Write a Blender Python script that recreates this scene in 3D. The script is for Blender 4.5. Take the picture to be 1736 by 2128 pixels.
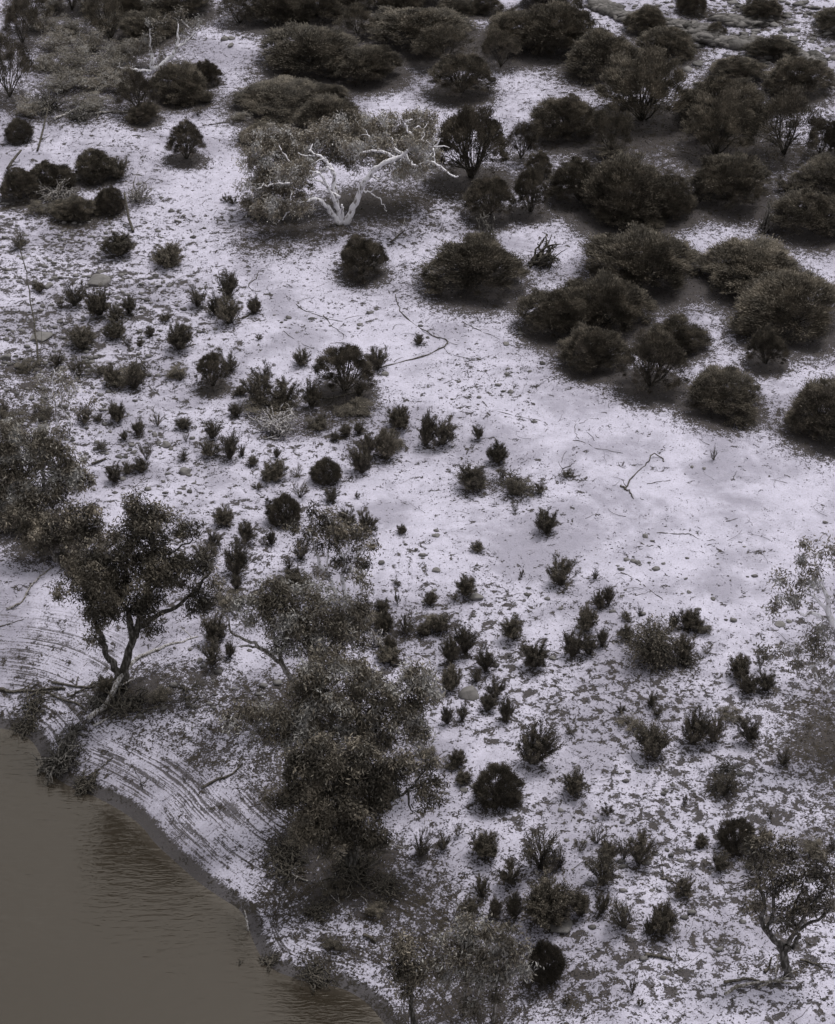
import bpy, math, random
import numpy as np
from math import radians as R, sin, cos, tan, pi

for o in list(bpy.data.objects): bpy.data.objects.remove(o)
SC = bpy.context.scene
COL = SC.collection
rng = np.random.default_rng(7)
random.seed(7)

# ------------------------------------------------------------------ camera, sky, sun, exposure
H = 55.0                      # drone height above the flat
PITCH = 34.0                  # degrees below the horizon at the picture's centre
VFOV = 24.0
PW, PH = 1736.0, 2128.0       # units in which positions were read off the photograph
FOC = (PH/2)/tan(R(VFOV/2))
cd = bpy.data.cameras.new('camera'); cam = bpy.data.objects.new('camera', cd); COL.objects.link(cam)
cam.location = (0, 0, H); cam.rotation_euler = (R(90-PITCH), 0, 0)
cd.sensor_fit = 'VERTICAL'; cd.angle = R(VFOV); cd.clip_end = 6000; cd.clip_start = 1
SC.camera = cam

SUN_EL, SUN_AZ = 66.0, 40.0    # azimuth measured from +Y towards +X
w = bpy.data.worlds.new('World'); SC.world = w; w.use_nodes = True
nt = w.node_tree; bg = nt.nodes['Background']
sky = nt.nodes.new('ShaderNodeTexSky'); sky.sky_type = 'NISHITA'; sky.sun_disc = False
sky.sun_elevation = R(SUN_EL); sky.sun_rotation = R(SUN_AZ); sky.air_density = 1.0; sky.dust_density = 3.0
hs = nt.nodes.new('ShaderNodeHueSaturation'); hs.inputs['Saturation'].default_value = 0.0
nt.links.new(sky.outputs[0], hs.inputs['Color']); nt.links.new(hs.outputs[0], bg.inputs[0])
bg.inputs[1].default_value = 0.15
sl = bpy.data.lights.new('sun', 'SUN'); so = bpy.data.objects.new('sun', sl); COL.objects.link(so)
sl.energy = 1.7; sl.angle = R(15); sl.color = (1.0, 0.97, 0.93)
so.rotation_euler = (R(SUN_EL-90), 0, R(-SUN_AZ)); so.location = (0, 80, 60)
SC.view_settings.view_transform = 'Standard'; SC.view_settings.look = 'None'
SC.view_settings.gamma = 1; SC.view_settings.exposure = 0.0
SC.render.engine = 'CYCLES'

# ------------------------------------------------------------------ picture <-> place
cp, sp = cos(R(PITCH)), sin(R(PITCH))
def ray(u, v):
    a = (np.asarray(u, float)-PW/2)/FOC; b = (PH/2-np.asarray(v, float))/FOC
    return a, cp+b*sp, -sp+b*cp
def project(x, y, z):
    zz = z-H
    f = y*cp-zz*sp; up = y*sp+zz*cp
    f = np.where(f > 1, f, 1)
    return PW/2+FOC*x/f, PH/2-FOC*up/f
def on_plane(u, v, z):
    a, b, c = ray(u, v); t = (z-H)/c
    return a*t, b*t
ZW = -2.3
SHORE = [(-1500,1500),(-600,1470),(-120,1500),(0,1512),(40,1520),(75,1545),(97,1598),(135,1630),(175,1645),(215,1663),(262,1690),(300,1720),(320,1750),(362,1788),(410,1832),(462,1868),(500,1890),(514,1915),(524,1950),(540,1985),(560,2012),(602,2030),(650,2043),(702,2050),(742,2068),(772,2092),(802,2130),(850,2200),(900,2400),(960,3200)]
SX, SY = on_plane([p[0] for p in SHORE], [p[1] for p in SHORE], ZW)
# smooth the line a little
def refine(px, py, n):
    for _ in range(n):
        qx = [px[0]]; qy = [py[0]]
        for i in range(len(px)-1):
            qx += [.75*px[i]+.25*px[i+1], .25*px[i]+.75*px[i+1]]
            qy += [.75*py[i]+.25*py[i+1], .25*py[i]+.75*py[i+1]]
        qx.append(px[-1]); qy.append(py[-1]); px, py = qx, qy
    return np.array(px), np.array(py)
SX, SY = refine(list(SX), list(SY), 2)
_seg = np.hypot(np.diff(SX), np.diff(SY)); _cum = np.concatenate([[0], np.cumsum(_seg)])
def shore(x, y):
    """signed distance to the water's edge (positive on land) and the distance along it"""
    x = np.atleast_1d(np.asarray(x, float)); y = np.atleast_1d(np.asarray(y, float))
    best = np.full(x.shape, 1e9); sg = np.ones(x.shape); al = np.zeros(x.shape)
    for i in range(len(SX)-1):
        dx, dy = SX[i+1]-SX[i], SY[i+1]-SY[i]; L2 = dx*dx+dy*dy
        t = np.clip(((x-SX[i])*dx+(y-SY[i])*dy)/L2, 0, 1)
        d = np.hypot(x-SX[i]-t*dx, y-SY[i]-t*dy); c = dx*(y-SY[i])-dy*(x-SX[i])
        m = d < best-1e-9
        best = np.where(m, d, best); sg = np.where(m, np.sign(c), sg); al = np.where(m, _cum[i]+t*_seg[i], al)
    return best*sg, al
def vnoise(x, y, seed=0):
    """smooth value noise"""
    xi = np.floor(x).astype(np.int64); yi = np.floor(y).astype(np.int64); fx = x-xi; fy = y-yi
    def h(a, b):
        n = (a*374761393+b*668265263+seed*982451653) & 0x7fffffff
        n = ((n ^ (n >> 13))*1274126177) & 0x7fffffff
        return ((n ^ (n >> 16)) & 0xffff)/65535.0
    sx = fx*fx*(3-2*fx); sy = fy*fy*(3-2*fy)
    return (h(xi, yi)*(1-sx)+h(xi+1, yi)*sx)*(1-sy)+(h(xi, yi+1)*(1-sx)+h(xi+1, yi+1)*sx)*sy
def fbm(x, y, seed=0, o=4):
    s = 0; a = .5; t = 0
    for k in range(o):
        s = s+a*vnoise(x*2**k, y*2**k, seed+k); t += a; a *= .5
    return s/t
def bank(d, al):
    dd = np.clip(d+(vnoise(al*.25, al*0, 3)-.5)*1.2*np.clip(d/3, 0, 1), -30, 200)
    t = np.clip(dd/9.0, 0, 1)
    land = 2.3*(1-(1-t)**1.7)
    ph = dd/0.62+.9*fbm(al*.3, dd*.5, 5)
    st = (ph-np.floor(ph)); st = st*st*(3-2*st)-(ph-np.floor(ph))
    land = land+.09*st*np.clip(dd/.8, 0, 1)*np.clip((8.5-dd)/3, 0, 1)
    return np.where(dd > 0, land, np.maximum(dd*.35, -2.5))+ZW
def height(x, y):
    x = np.atleast_1d(np.asarray(x, float)); y = np.atleast_1d(np.asarray(y, float))
    d, al = shore(x, y)
    k = np.clip((d-4)/8, 0, 1)
    und = (fbm(x*.09, y*.09, 11)-.5)*.9+(fbm(x*.5, y*.5, 21)-.5)*.16
    u, v = project(x, y, 0)
    rise = 1.6*np.clip((x-6)/22, 0, 1)*np.clip((y-112)/26, 0, 1)**1.3
    return bank(d, al)+k*und+rise
def ground_pt(u, v):
    z = 0.0
    for _ in range(6):
        x, y = on_plane(u, v, z); z = float(height(x, y)[0])
    return float(x), float(y), z
def mpp(y, z=0):
    """metres covered by one picture unit at that depth"""
    return (y*cp-(z-H)*sp)/FOC
def at(u, v, y):
    a, b, c = ray(u, v); t = y/b
    return np.array([a*t, y, H+c*t])

# ------------------------------------------------------------------ materials
def newmat(name):
    m = bpy.data.materials.new(name); m.use_nodes = True
    return m, m.node_tree, m.node_tree.nodes['Principled BSDF']
def ramp(nt, fac, stops):
    r = nt.nodes.new('ShaderNodeValToRGB'); e = r.color_ramp.elements
    while len(e) < len(stops): e.new(.5)
    for i, (p, c) in enumerate(stops): e[i].position = p; e[i].color = (*c, 1)
    nt.links.new(fac, r.inputs[0]); return r.outputs[0]
def leafmat(name, cols, rough=.6, spec=.25, nsc=5.0):
    m, nt, b = newmat(name)
    g = nt.nodes.new('ShaderNodeNewGeometry')
    n = len(cols)
    tc = nt.nodes.new('ShaderNodeTexCoord'); no = nt.nodes.new('ShaderNodeTexNoise'); no.inputs['Scale'].default_value = nsc; no.inputs['Detail'].default_value = 2
    nt.links.new(tc.outputs['Object'], no.inputs['Vector'])
    m1 = nt.nodes.new('ShaderNodeMapRange'); nt.links.new(no.outputs['Fac'], m1.inputs[0]); m1.inputs[1].default_value = .36; m1.inputs[2].default_value = .64; m1.inputs[4].default_value = .68
    m2 = nt.nodes.new('ShaderNodeMath'); m2.operation = 'MULTIPLY_ADD'; nt.links.new(g.outputs['Random Per Island'], m2.inputs[0]); m2.inputs[1].default_value = .34; nt.links.new(m1.outputs[0], m2.inputs[2])
    c = ramp(nt, m2.outputs[0], [(i/(n-1), q) for i, q in enumerate(cols)])
    oi = nt.nodes.new('ShaderNodeObjectInfo')
    mr = nt.nodes.new('ShaderNodeMapRange'); nt.links.new(oi.outputs['Random'], mr.inputs[0])
    mr.inputs[3].default_value = .78; mr.inputs[4].default_value = 1.22
    h = nt.nodes.new('ShaderNodeHueSaturation'); nt.links.new(c, h.inputs['Color']); nt.links.new(mr.outputs[0], h.inputs['Value'])
    nt.links.new(h.outputs[0], b.inputs['Base Color'])
    b.inputs['Roughness'].default_value = rough; b.inputs['Specular IOR Level'].default_value = spec
    return m
def barkmat(name, a, bcol, sc=6, thr=(.42, .6), stretch=3):
    m, nt, b = newmat(name)
    tc = nt.nodes.new('ShaderNodeTexCoord'); mp = nt.nodes.new('ShaderNodeMapping')
    mp.inputs['Scale'].default_value = (stretch, stretch, 1)
    nt.links.new(tc.outputs['Object'], mp.inputs[0])
    no = nt.nodes.new('ShaderNodeTexNoise'); no.inputs['Scale'].default_value = sc; no.inputs['Detail'].default_value = 5
    nt.links.new(mp.outputs[0], no.inputs['Vector'])
    c = ramp(nt, no.outputs['Fac'], [(thr[0], a), (thr[1], bcol)])
    nt.links.new(c, b.inputs['Base Color']); b.inputs['Roughness'].default_value = .8
    bp = nt.nodes.new('ShaderNodeBump'); bp.inputs['Strength'].default_value = .6; bp.inputs['Distance'].default_value = .02
    nt.links.new(no.outputs['Fac'], bp.inputs['Height']); nt.links.new(bp.outputs[0], b.inputs['Normal'])
    return m
def g3(v, k=(1.16, 1.0, .80)): return (v*k[0], v*k[1], v*k[2])
M = {}
M['wattle'] = leafmat('wattle_leaf', [g3(.030), g3(.080), g3(.19)])
M['wattle2'] = leafmat('wattle_leaf_pale', [g3(.036), g3(.09), g3(.21)])
M['shrub'] = leafmat('shrub_leaf', [g3(.03), g3(.07), g3(.17)])
M['shrub2'] = leafmat('shrub_leaf_pale', [g3(.04), g3(.09), g3(.19)])
M['ball'] = leafmat('ball_leaf', [g3(.03), g3(.065), g3(.12)])
M['gumleaf'] = leafmat('gum_leaf', [g3(.045), g3(.13), g3(.40, (1.02, 1, 1))], .5, .3, 1.1)
M['gumleaf_dark'] = leafmat('gum_leaf_dark', [g3(.024), g3(.07), g3(.26)], .5, .3, 1.1)
M['gumleaf_pale'] = leafmat('gum_leaf_pale', [g3(.05), g3(.14), g3(.36, (1, .99, 1.02))], .5, .4, 1.3)
M['gumleaf_light'] = leafmat('gum_leaf_light', [g3(.07), g3(.18), g3(.46, (1, .99, 1.02))], .5, .4, 1.3)
M['gumleaf_black'] = leafmat('gum_leaf_black', [g3(.018), g3(.045), g3(.15)], .5, .25, 1.1)
M['stem'] = barkmat('dark_stem', g3(.02), g3(.07), 5)
M['stem_pale'] = barkmat('grey_stem', g3(.07), g3(.26, (1, .98, .98)), 5)
M['white_bark'] = barkmat('white_bark', (.17, .15, .14), (.80, .78, .84), 3.4, (.36, .47), 2.2)
M['grey_bark'] = barkmat('grey_bark', g3(.025), (.17, .158, .152), 4, (.45, .68))
M['mid_bark'] = barkmat('mid_bark', g3(.07), (.34, .32, .32), 4)
M['dead_wood'] = barkmat('dead_wood', g3(.10), (.55, .53, .56), 7)
M['dark_wood'] = barkmat('dark_wood', g3(.016), g3(.09), 7)
def rockmat(name, a, bcol):
    m, nt, b = newmat(name)
    tc = nt.nodes.new('ShaderNodeTexCoord')
    no = nt.nodes.new('ShaderNodeTexNoise'); no.inputs['Scale'].default_value = 4; no.inputs['Detail'].default_value = 8
    nt.links.new(tc.outputs['Object'], no.inputs['Vector'])
    g = nt.nodes.new('ShaderNodeNewGeometry'); ad = nt.nodes.new('ShaderNodeMath'); ad.operation = 'MULTIPLY_ADD'
    nt.links.new(g.outputs['Random Per Island'], ad.inputs[0]); ad.inputs[1].default_value = .5; nt.links.new(no.outputs['Fac'], ad.inputs[2])
    c = ramp(nt, ad.outputs[0], [(.35, a), (.95, bcol)])
    nt.links.new(c, b.inputs['Base Color']); b.inputs['Roughness'].default_value = .85
    bp = nt.nodes.new('ShaderNodeBump'); bp.inputs['Distance'].default_value = .05
    nt.links.new(no.outputs['Fac'], bp.inputs['Height']); nt.links.new(bp.outputs[0], b.inputs['Normal'])
    return m
M['rock'] = rockmat('rock', (.03, .028, .026), (.16, .15, .148))
M['pebble'] = rockmat('pebble', (.028, .025, .023), (.17, .16, .16))
M['ledge'] = rockmat('ledge', g3(.012), (.16, .148, .145))  # shade under the overhangs is put into this dark rock colour
M['litter'] = leafmat('litter_leaf', [g3(.012), g3(.03), g3(.07)], .8, .1, 3)

def ground_material():
    m, nt, b = newmat('sandy_ground'); N = nt.nodes; L = nt.links
    tc = N.new('ShaderNodeTexCoord')
    def noise(scale, det=5, rough=.55, dist=0, vec=None):
        n = N.new('ShaderNodeTexNoise'); n.inputs['Scale'].default_value = scale; n.inputs['Detail'].default_value = det
        n.inputs['Roughness'].default_value = rough; n.inputs['Distortion'].default_value = dist
        L.new(vec if vec is not None else tc.outputs['Object'], n.inputs['Vector']); return n.outputs['Fac']
    def attr(n):
        a = N.new('ShaderNodeAttribute'); a.attribute_name = n; return a.outputs['Fac']
    def math_(op, a, c=None, d=None, clamp=False):
        q = N.new('ShaderNodeMath'); q.operation = op; q.use_clamp = clamp
        for i, x in enumerate((a, c, d)):
            if x is None: continue
            if isinstance(x, (int, float)): q.inputs[i].default_value = x
            else: L.new(x, q.inputs[i])
        return q.outputs[0]
    def sstep(x, lo, hi):
        q = N.new('ShaderNodeMapRange'); q.interpolation_type = 'SMOOTHSTEP'; L.new(x, q.inputs[0])
        for i, z in ((1, lo), (2, hi)):
            if isinstance(z, (int, float)): q.inputs[i].default_value = z
            else: L.new(z, q.inputs[i])
        return q.outputs[0]
    def mix(f, a, c):
        q = N.new('ShaderNodeMix'); q.data_type = 'RGBA'
        if isinstance(f, (int, float)): q.inputs['Factor'].default_value = f
        else: L.new(f, q.inputs['Factor'])
        for nm, x in (('A', a), ('B', c)):
            s = [i for i in q.inputs if i.name == nm and i.type == 'RGBA'][0]
            if isinstance(x, tuple): s.default_value = (*x, 1)
            else: L.new(x, s)
        return [o for o in q.outputs if o.type == 'RGBA'][0]
    big = noise(.22, 5, .55, .6); med = noise(1.6, 6, .6); fine = noise(14, 5, .7); vfine = noise(45, 3, .7)
    sand = mix(sstep(big, .40, .58), (.315, .30, .367), (.48, .46, .557))
    sand = mix(math_('MULTIPLY', sstep(med, .35, .7), sstep(big, .3, .6)), sand, (.55, .527, .635))
    sand = mix(math_('MULTIPLY', sstep(fine, .50, .68), .40), sand, (.21, .192, .185))
    sand = mix(math_('MULTIPLY', sstep(vfine, .5, .75), .25), sand, (.15, .138, .135))
    lit, flk, st, dist, along, wet = (attr(n) for n in ('litter', 'fleck', 'stone', 'shore', 'along', 'wet'))
    # bark-and-leaf crumbs: ragged dark flecks whose number follows the attribute
    f1 = math_('ADD', noise(2.4, 8, .70, .35), math_('MULTIPLY', math_('SUBTRACT', fine, .5), .30)); f2 = noise(7.5, 6, .68, .3); f3 = noise(.7, 3, .5)
    gate = math_('ADD', flk, math_('MULTIPLY', math_('SUBTRACT', f3, .5), 1.3))
    th1 = math_('SUBTRACT', .635, math_('MULTIPLY', gate, .15)); th2 = math_('SUBTRACT', .675, math_('MULTIPLY', gate, .12))
    m1 = sstep(f1, th1, math_('ADD', th1, .028)); m2 = sstep(f2, th2, math_('ADD', th2, .03))
    fl = math_('MAXIMUM', m1, m2)
    dark = mix(sstep(fine, .35, .65), (.012, .0095, .007), (.052, .043, .034))
    dark = mix(sstep(vfine, .54, .70), dark, (.10, .088, .078))
    c = mix(math_('MULTIPLY', fl, .92), sand, dark)
    # litter mats under the bushes
    lv = math_('ADD', lit, math_('MULTIPLY', math_('SUBTRACT', noise(3.4, 8, .74), .5), 2.4))
    lv = math_('ADD', lv, math_('MULTIPLY', math_('SUBTRACT', fine, .5), 2.3))
    lm = sstep(lv, .42, .56)
    c = mix(math_('MULTIPLY', lm, .93), c, dark)
    # lines left by the falling water on the bank
    cx = N.new('ShaderNodeCombineXYZ'); L.new(math_('MULTIPLY', dist, 9.5), cx.inputs[0]); L.new(math_('MULTIPLY', along, .22), cx.inputs[1])
    ln = noise(1.0, 7, .72, .35, cx.outputs[0])
    ln = math_('ADD', ln, math_('MULTIPLY', math_('SUBTRACT', f3, .5), .35))
    ln = math_('ADD', ln, math_('MULTIPLY', math_('SUBTRACT', f1, .5), .28))
    bk = math_('MULTIPLY', sstep(dist, .2, .7), math_('SUBTRACT', 1.0, sstep(dist, 3.6, 6.2)))
    c = mix(math_('MULTIPLY', math_('MULTIPLY', sstep(math_('ADD', ln, math_('MULTIPLY', math_('SUBTRACT', fine, .5), .35)), .505, .56), bk), .82), c, dark)
    # wet rim
    wv = math_('ADD', wet, math_('MULTIPLY', math_('SUBTRACT', f1, .5), .9))
    wv = math_('ADD', wv, math_('MULTIPLY', math_('SUBTRACT', fine, .5), .6))
    c = mix(math_('MULTIPLY', sstep(wv, .40, .6), .9), c, mix(fine, (.012, .010, .008), (.06, .052, .043)))
    L.new(c, b.inputs['Base Color']); b.inputs['Roughness'].default_value = .92; b.inputs['Specular IOR Level'].default_value = .15
    hgt = math_('ADD', math_('MULTIPLY', fine, .35), math_('MULTIPLY', med, .9))
    hgt = math_('ADD', hgt, math_('MULTIPLY', math_('MAXIMUM', fl, lm), .5))
    hgt = math_('ADD', hgt, math_('MULTIPLY', math_('MULTIPLY', ln, bk), .8))
    bp = N.new('ShaderNodeBump'); bp.inputs['Strength'].default_value = .8; bp.inputs['Distance'].default_value = .07
    L.new(hgt, bp.inputs['Height']); L.new(bp.outputs[0], b.inputs['Normal'])
    return m

def water_material():
    m, nt, b = newmat('river_water'); N = nt.nodes; L = nt.links
    tc = N.new('ShaderNodeTexCoord')
    a = N.new('ShaderNodeAttribute'); a.attribute_name = 'shore'
    mr = N.new('ShaderNodeMapRange'); mr.interpolation_type = 'SMOOTHSTEP'; L.new(a.outputs['Fac'], mr.inputs[0]); mr.inputs[1].default_value = -.55; mr.inputs[2].default_value = .05
    mx = N.new('ShaderNodeMix'); mx.data_type = 'RGBA'; L.new(mr.outputs[0], mx.inputs['Factor'])
    ca = [i for i in mx.inputs if i.type == 'RGBA']; ca[0].default_value = (.027, .0218, .0160, 1); ca[1].default_value = (.050, .042, .034, 1)
    L.new([o for o in mx.outputs if o.type == 'RGBA'][0], b.inputs['Base Color'])
    b.inputs['Roughness'].default_value = .06; b.inputs['IOR'].default_value = 1.68; b.inputs['Specular Tint'].default_value = (1, .90, .80, 1)
    def ripple(sx, sy, rz, dist, det):
        mp = N.new('ShaderNodeMapping'); mp.inputs['Scale'].default_value = (sx, sy, 1); mp.inputs['Rotation'].default_value = (0, 0, R(rz))
        L.new(tc.outputs['Object'], mp.inputs[0])
        n = N.new('ShaderNodeTexNoise'); n.inputs['Scale'].default_value = 1; n.inputs['Detail'].default_value = det; n.inputs['Distortion'].default_value = dist
        L.new(mp.outputs[0], n.inputs['Vector']); return n.outputs['Fac']
    r1 = ripple(1.3, 5.2, 8, .7, 3); r2 = ripple(3.0, 9.5, -14, .5, 2)
    pt = ripple(.07, .10, 30, .3, 2)
    pr = N.new('ShaderNodeMapRange'); L.new(pt, pr.inputs[0]); pr.inputs[1].default_value = .4; pr.inputs[2].default_value = .6; pr.inputs[3].default_value = .5; pr.inputs[4].default_value = 1
    ad = N.new('ShaderNodeMath'); ad.operation = 'MULTIPLY_ADD'; L.new(r2, ad.inputs[0]); ad.inputs[1].default_value = .35; L.new(r1, ad.inputs[2])
    mu = N.new('ShaderNodeMath'); mu.operation = 'MULTIPLY'; L.new(ad.outputs[0], mu.inputs[0]); L.new(pr.outputs[0], mu.inputs[1])
    bp = N.new('ShaderNodeBump'); bp.inputs['Strength'].default_value = .36; bp.inputs['Distance'].default_value = .09
    L.new(mu.outputs[0], bp.inputs['Height']); L.new(bp.outputs[0], b.inputs['Normal'])
    return m

# ------------------------------------------------------------------ mesh helpers
def mesh(name, V, F, mat, smooth=False):
    """V: n x 3, F: m x k face array (or a list of such arrays)"""
    me = bpy.data.meshes.new(name)
    V = np.asarray(V, np.float32)
    Fs = F if isinstance(F, list) else [F]
    Fs = [np.asarray(f, np.int32) for f in Fs if len(f)]
    me.vertices.add(len(V)); me.vertices.foreach_set('co', V.ravel())
    loops = np.concatenate([f.ravel() for f in Fs]); cnt = np.concatenate([np.full(len(f), f.shape[1], np.int32) for f in Fs])
    me.loops.add(len(loops)); me.loops.foreach_set('vertex_index', loops)
    me.polygons.add(len(cnt)); st = np.concatenate([[0], np.cumsum(cnt)[:-1]]).astype(np.int32)
    me.polygons.foreach_set('loop_start', st)
    if smooth: me.polygons.foreach_set('use_smooth', np.ones(len(cnt), bool))
    me.update(calc_edges=True); me.validate()
    me.materials.append(mat)
    return me
def obj(name, me, parent=None, loc=(0, 0, 0)):
    o = bpy.data.objects.new(name, me); COL.objects.link(o); o.location = loc
    if parent: o.parent = parent
    return o
def tag(o, label=None, cat=None, group=None, kind=None):
    if label: o['label'] = label
    if cat: o['category'] = cat
    if group: o['group'] = group
    if kind: o['kind'] = kind
    return o
def nrm(a): return a/np.maximum(np.linalg.norm(a, axis=-1, keepdims=True), 1e-9)
def leaves(P, D, length, width, rg):
    """diamond-shaped blades: P base points, D unit directions"""
    n = len(P)
    r = nrm(rg.normal(size=(n, 3))); W = nrm(np.cross(D, r))
    L_ = (length*(.6+.8*rg.random(n)))[:, None]; w_ = (width*(.7+.6*rg.random(n)))[:, None]
    V = np.stack([P, P+D*L_*.45+W*w_*.5, P+D*L_, P+D*L_*.45-W*w_*.5], 1).reshape(-1, 3)
    return V, np.arange(4*n).reshape(n, 4)
class Tubes:
    def __init__(s, sides=6): s.V = []; s.F = []; s.n = 0; s.k = sides; s.caps = []
    def add(s, pts, rad):
        pts = np.asarray(pts, float); rad = np.asarray(rad, float); m = len(pts)
        T = np.gradient(pts, axis=0); T = nrm(T)
        ref = np.array([.31, .17, .93]) if abs(T[0][2]) < .9 else np.array([1., .1, 0])
        A = nrm(np.cross(T, ref)); B = np.cross(T, A)
        an = np.arange(s.k)*2*pi/s.k
        ring = pts[:, None]+rad[:, None, None]*(np.cos(an)[None, :, None]*A[:, None]+np.sin(an)[None, :, None]*B[:, None])
        s.V.append(ring.reshape(-1, 3))
        i = np.arange(m-1)[:, None]*s.k; j = np.arange(s.k)[None]; j2 = (j+1) % s.k
        s.F.append((np.stack([i+j, i+j2, i+s.k+j2, i+s.k+j], -1).reshape(-1, 4))+s.n)
        s.caps.append(np.array([np.arange(s.k)[::-1]+s.n, np.arange(s.k)+s.n+(m-1)*s.k]))
        s.n += m*s.k
    def mesh(s, name, mat): return mesh(name, np.concatenate(s.V), [np.concatenate(s.F), np.concatenate(s.caps)], mat, True)
def smooth_line(pts, rad, sub=3, jit=0, rg=rng):
    """Catmull-Rom through the points"""
    pts = np.asarray(pts, float); rad = np.asarray(rad, float)
    if len(pts) < 2: return pts, rad
    P = np.vstack([2*pts[0]-pts[1], pts, 2*pts[-1]-pts[-2]]); o = []; r = []
    for i in range(1, len(P)-2):
        for k in range(sub):
            t = k/sub
            o.append(.5*((2*P[i])+(-P[i-1]+P[i+1])*t+(2*P[i-1]-5*P[i]+4*P[i+1]-P[i+2])*t*t+(-P[i-1]+3*P[i]-3*P[i+1]+P[i+2])*t**3))
            r.append(rad[i-1]*(1-t)+rad[i]*t)
    o.append(pts[-1]); r.append(rad[-1]); o = np.array(o)
    if jit: o[1:-1] += rg.normal(size=o[1:-1].shape)*jit
    return o, np.array(r)
def curve(a, b, bend, rg, n=5, jit=.0):
    """a bowed line from a to b"""
    t = np.linspace(0, 1, n)[:, None]; m = nrm(rg.normal(size=3))*np.linalg.norm(b-a)*bend
    p = a*(1-t)+b*t+m*(4*t*(1-t))
    if jit: p[1:-1] += rg.normal(size=(n-2, 3))*jit
    return p

# ------------------------------------------------------------------ plants: prototypes in a 1 x 1 x 1 space (width 1, height 1)
def dome_proto(seed, kind):
    """wattle: fan of stems from one foot carrying a domed crown of brush-like tufts"""
    rg = np.random.default_rng(seed)
    tb = Tubes(5)
    if kind == 'dome': nl, per, und, ll, lw, top = 430, 175, .10, .042, .0072, .95
    elif kind == 'vase': nl, per, und, ll, lw, top = 300, 150, .20, .036, .008, 1.0
    else: nl, per, und, ll, lw, top = 180, 130, .28, .040, .009, 1.0
    # big lobes give an uneven outline
    nb = 9
    bang = rg.random(nb)*2*pi; bamp = rg.normal(size=nb)*.055
    nm = 16 if kind == 'dome' else 11
    MQ = np.sqrt(rg.random(nm))*.47; MA = rg.random(nm)*2*pi; MX = np.cos(MA)*MQ; MY = np.sin(MA)*MQ; MH = .04+rg.random(nm)*.22
    P = []; Dr = []
    centres = []
    for i in range(nl):
        a = rg.random()*2*pi; q = np.sqrt(rg.random())*.98
        rr = .5*(1+sum(bamp[k]*cos((k % 4+1)*(a-bang[k])) for k in range(nb)))
        x, y = cos(a)*q*rr, sin(a)*q*rr
        zt = top*(1-.58*q**2.4)*(1+.06*cos(3*a+bang[0])*q)-.05
        zb = und+(.30 if kind != 'dome' else .10)*(1-q)
        depth = rg.random()**(2.2 if kind != 'dome' else 1.5)
        z = zt-(zt-zb)*depth*(1 if rg.random() < .35 else .45)
        z += rg.normal()*.025
        g_ = np.hypot(MX-x, MY-y); z += (MH*np.exp(-(g_/.11)**2)).max()*z*1.6-.05*z
        if depth > .5 or g_.min() < .10 or rg.random() < .42: centres.append((x, y, z, q))
    if kind == 'open':   # drop clumps to open gaps
        keep = rg.random(nl) < .85; centres = [c for c, k in zip(centres, keep) if k]
    for (x, y, z, q) in centres:
        c = np.array([x, y, z]); s = .034*(1+.3*rg.normal()) if kind != 'open' else .046
        n = int(per*1.15*(.7+.6*rg.random()))
        out = nrm(np.array([x*1.3, y*1.3, .32+.35*z]))
        o = rg.normal(size=(n, 3))*np.array([s, s, s*.75]); pts = c+o
        d = nrm(out+rg.normal(size=(n, 3))*.34+np.array([0, 0, .45]))
        P.append(pts); Dr.append(d)
    P = np.concatenate(P); Dr = np.concatenate(Dr)
    P[:, 2] = np.maximum(P[:, 2], .02)
    V, F = leaves(P, Dr, ll, lw, rg)
    # stems
    ns = 13 if kind != 'open' else 8
    mains = []
    for i in range(ns):
        a = i*2*pi/ns+rg.random()*.4; q = .10+.25*rg.random()
        e = np.array([cos(a)*q, sin(a)*q, .34+.2*rg.random()])
        p = curve(np.array([rg.normal()*.012, rg.normal()*.012, -.02]), e, .08, rg, 5, .006)
        tb.add(p, np.linspace(.014, .008, 5)); mains.append(p)
    for (x, y, z, q) in centres[::2 if kind != 'dome' else 4]:
        c = np.array([x, y, z-.02])
        k = min(range(len(mains)), key=lambda j: np.linalg.norm(mains[j][-1][:2]-c[:2]*.7)+rg.random()*.05)
        st = mains[k][int(rg.integers(2, 5))]
        tb.add(curve(st, c, .09, rg, 5, .004), np.linspace(.006, .0022, 5))
    return V, F, tb
def ball_proto(seed):
    rg = np.random.default_rng(seed); P = []; Dr = []
    tb = Tubes(5)
    for i in range(330):
        d = nrm(rg.normal(size=3)); d[2] = abs(d[2]) if rg.random() < .62 else -.75*rg.random(); d = nrm(d)
        c = d*np.array([.43, .43, .50])*(.86+.16*rg.random())*(1+.10*sin(3*math.atan2(d[1], d[0])+seed)+.07*sin(7*d[2]+2*d[0]*5+seed)); c[2] = max(c[2]+.42, .05)
        n = int(rg.integers(30, 150)); P.append(c+rg.normal(size=(n, 3))*np.array([.035, .035, .04])-d*.05*rg.random((n, 1)))
        Dr.append(nrm(d*.8+np.array([0, 0, .75])+rg.normal(size=(n, 3))*.3))
        if i % 8 == 0: tb.add(curve(np.array([0, 0, -.02]), c, .08, rg), np.linspace(.013, .004, 5))
    P = np.concatenate(P); P[:, 2] = np.maximum(P[:, 2], .02)
    V, F = leaves(P, np.concatenate(Dr), .055, .0095, rg)
    return V, F, tb
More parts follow.
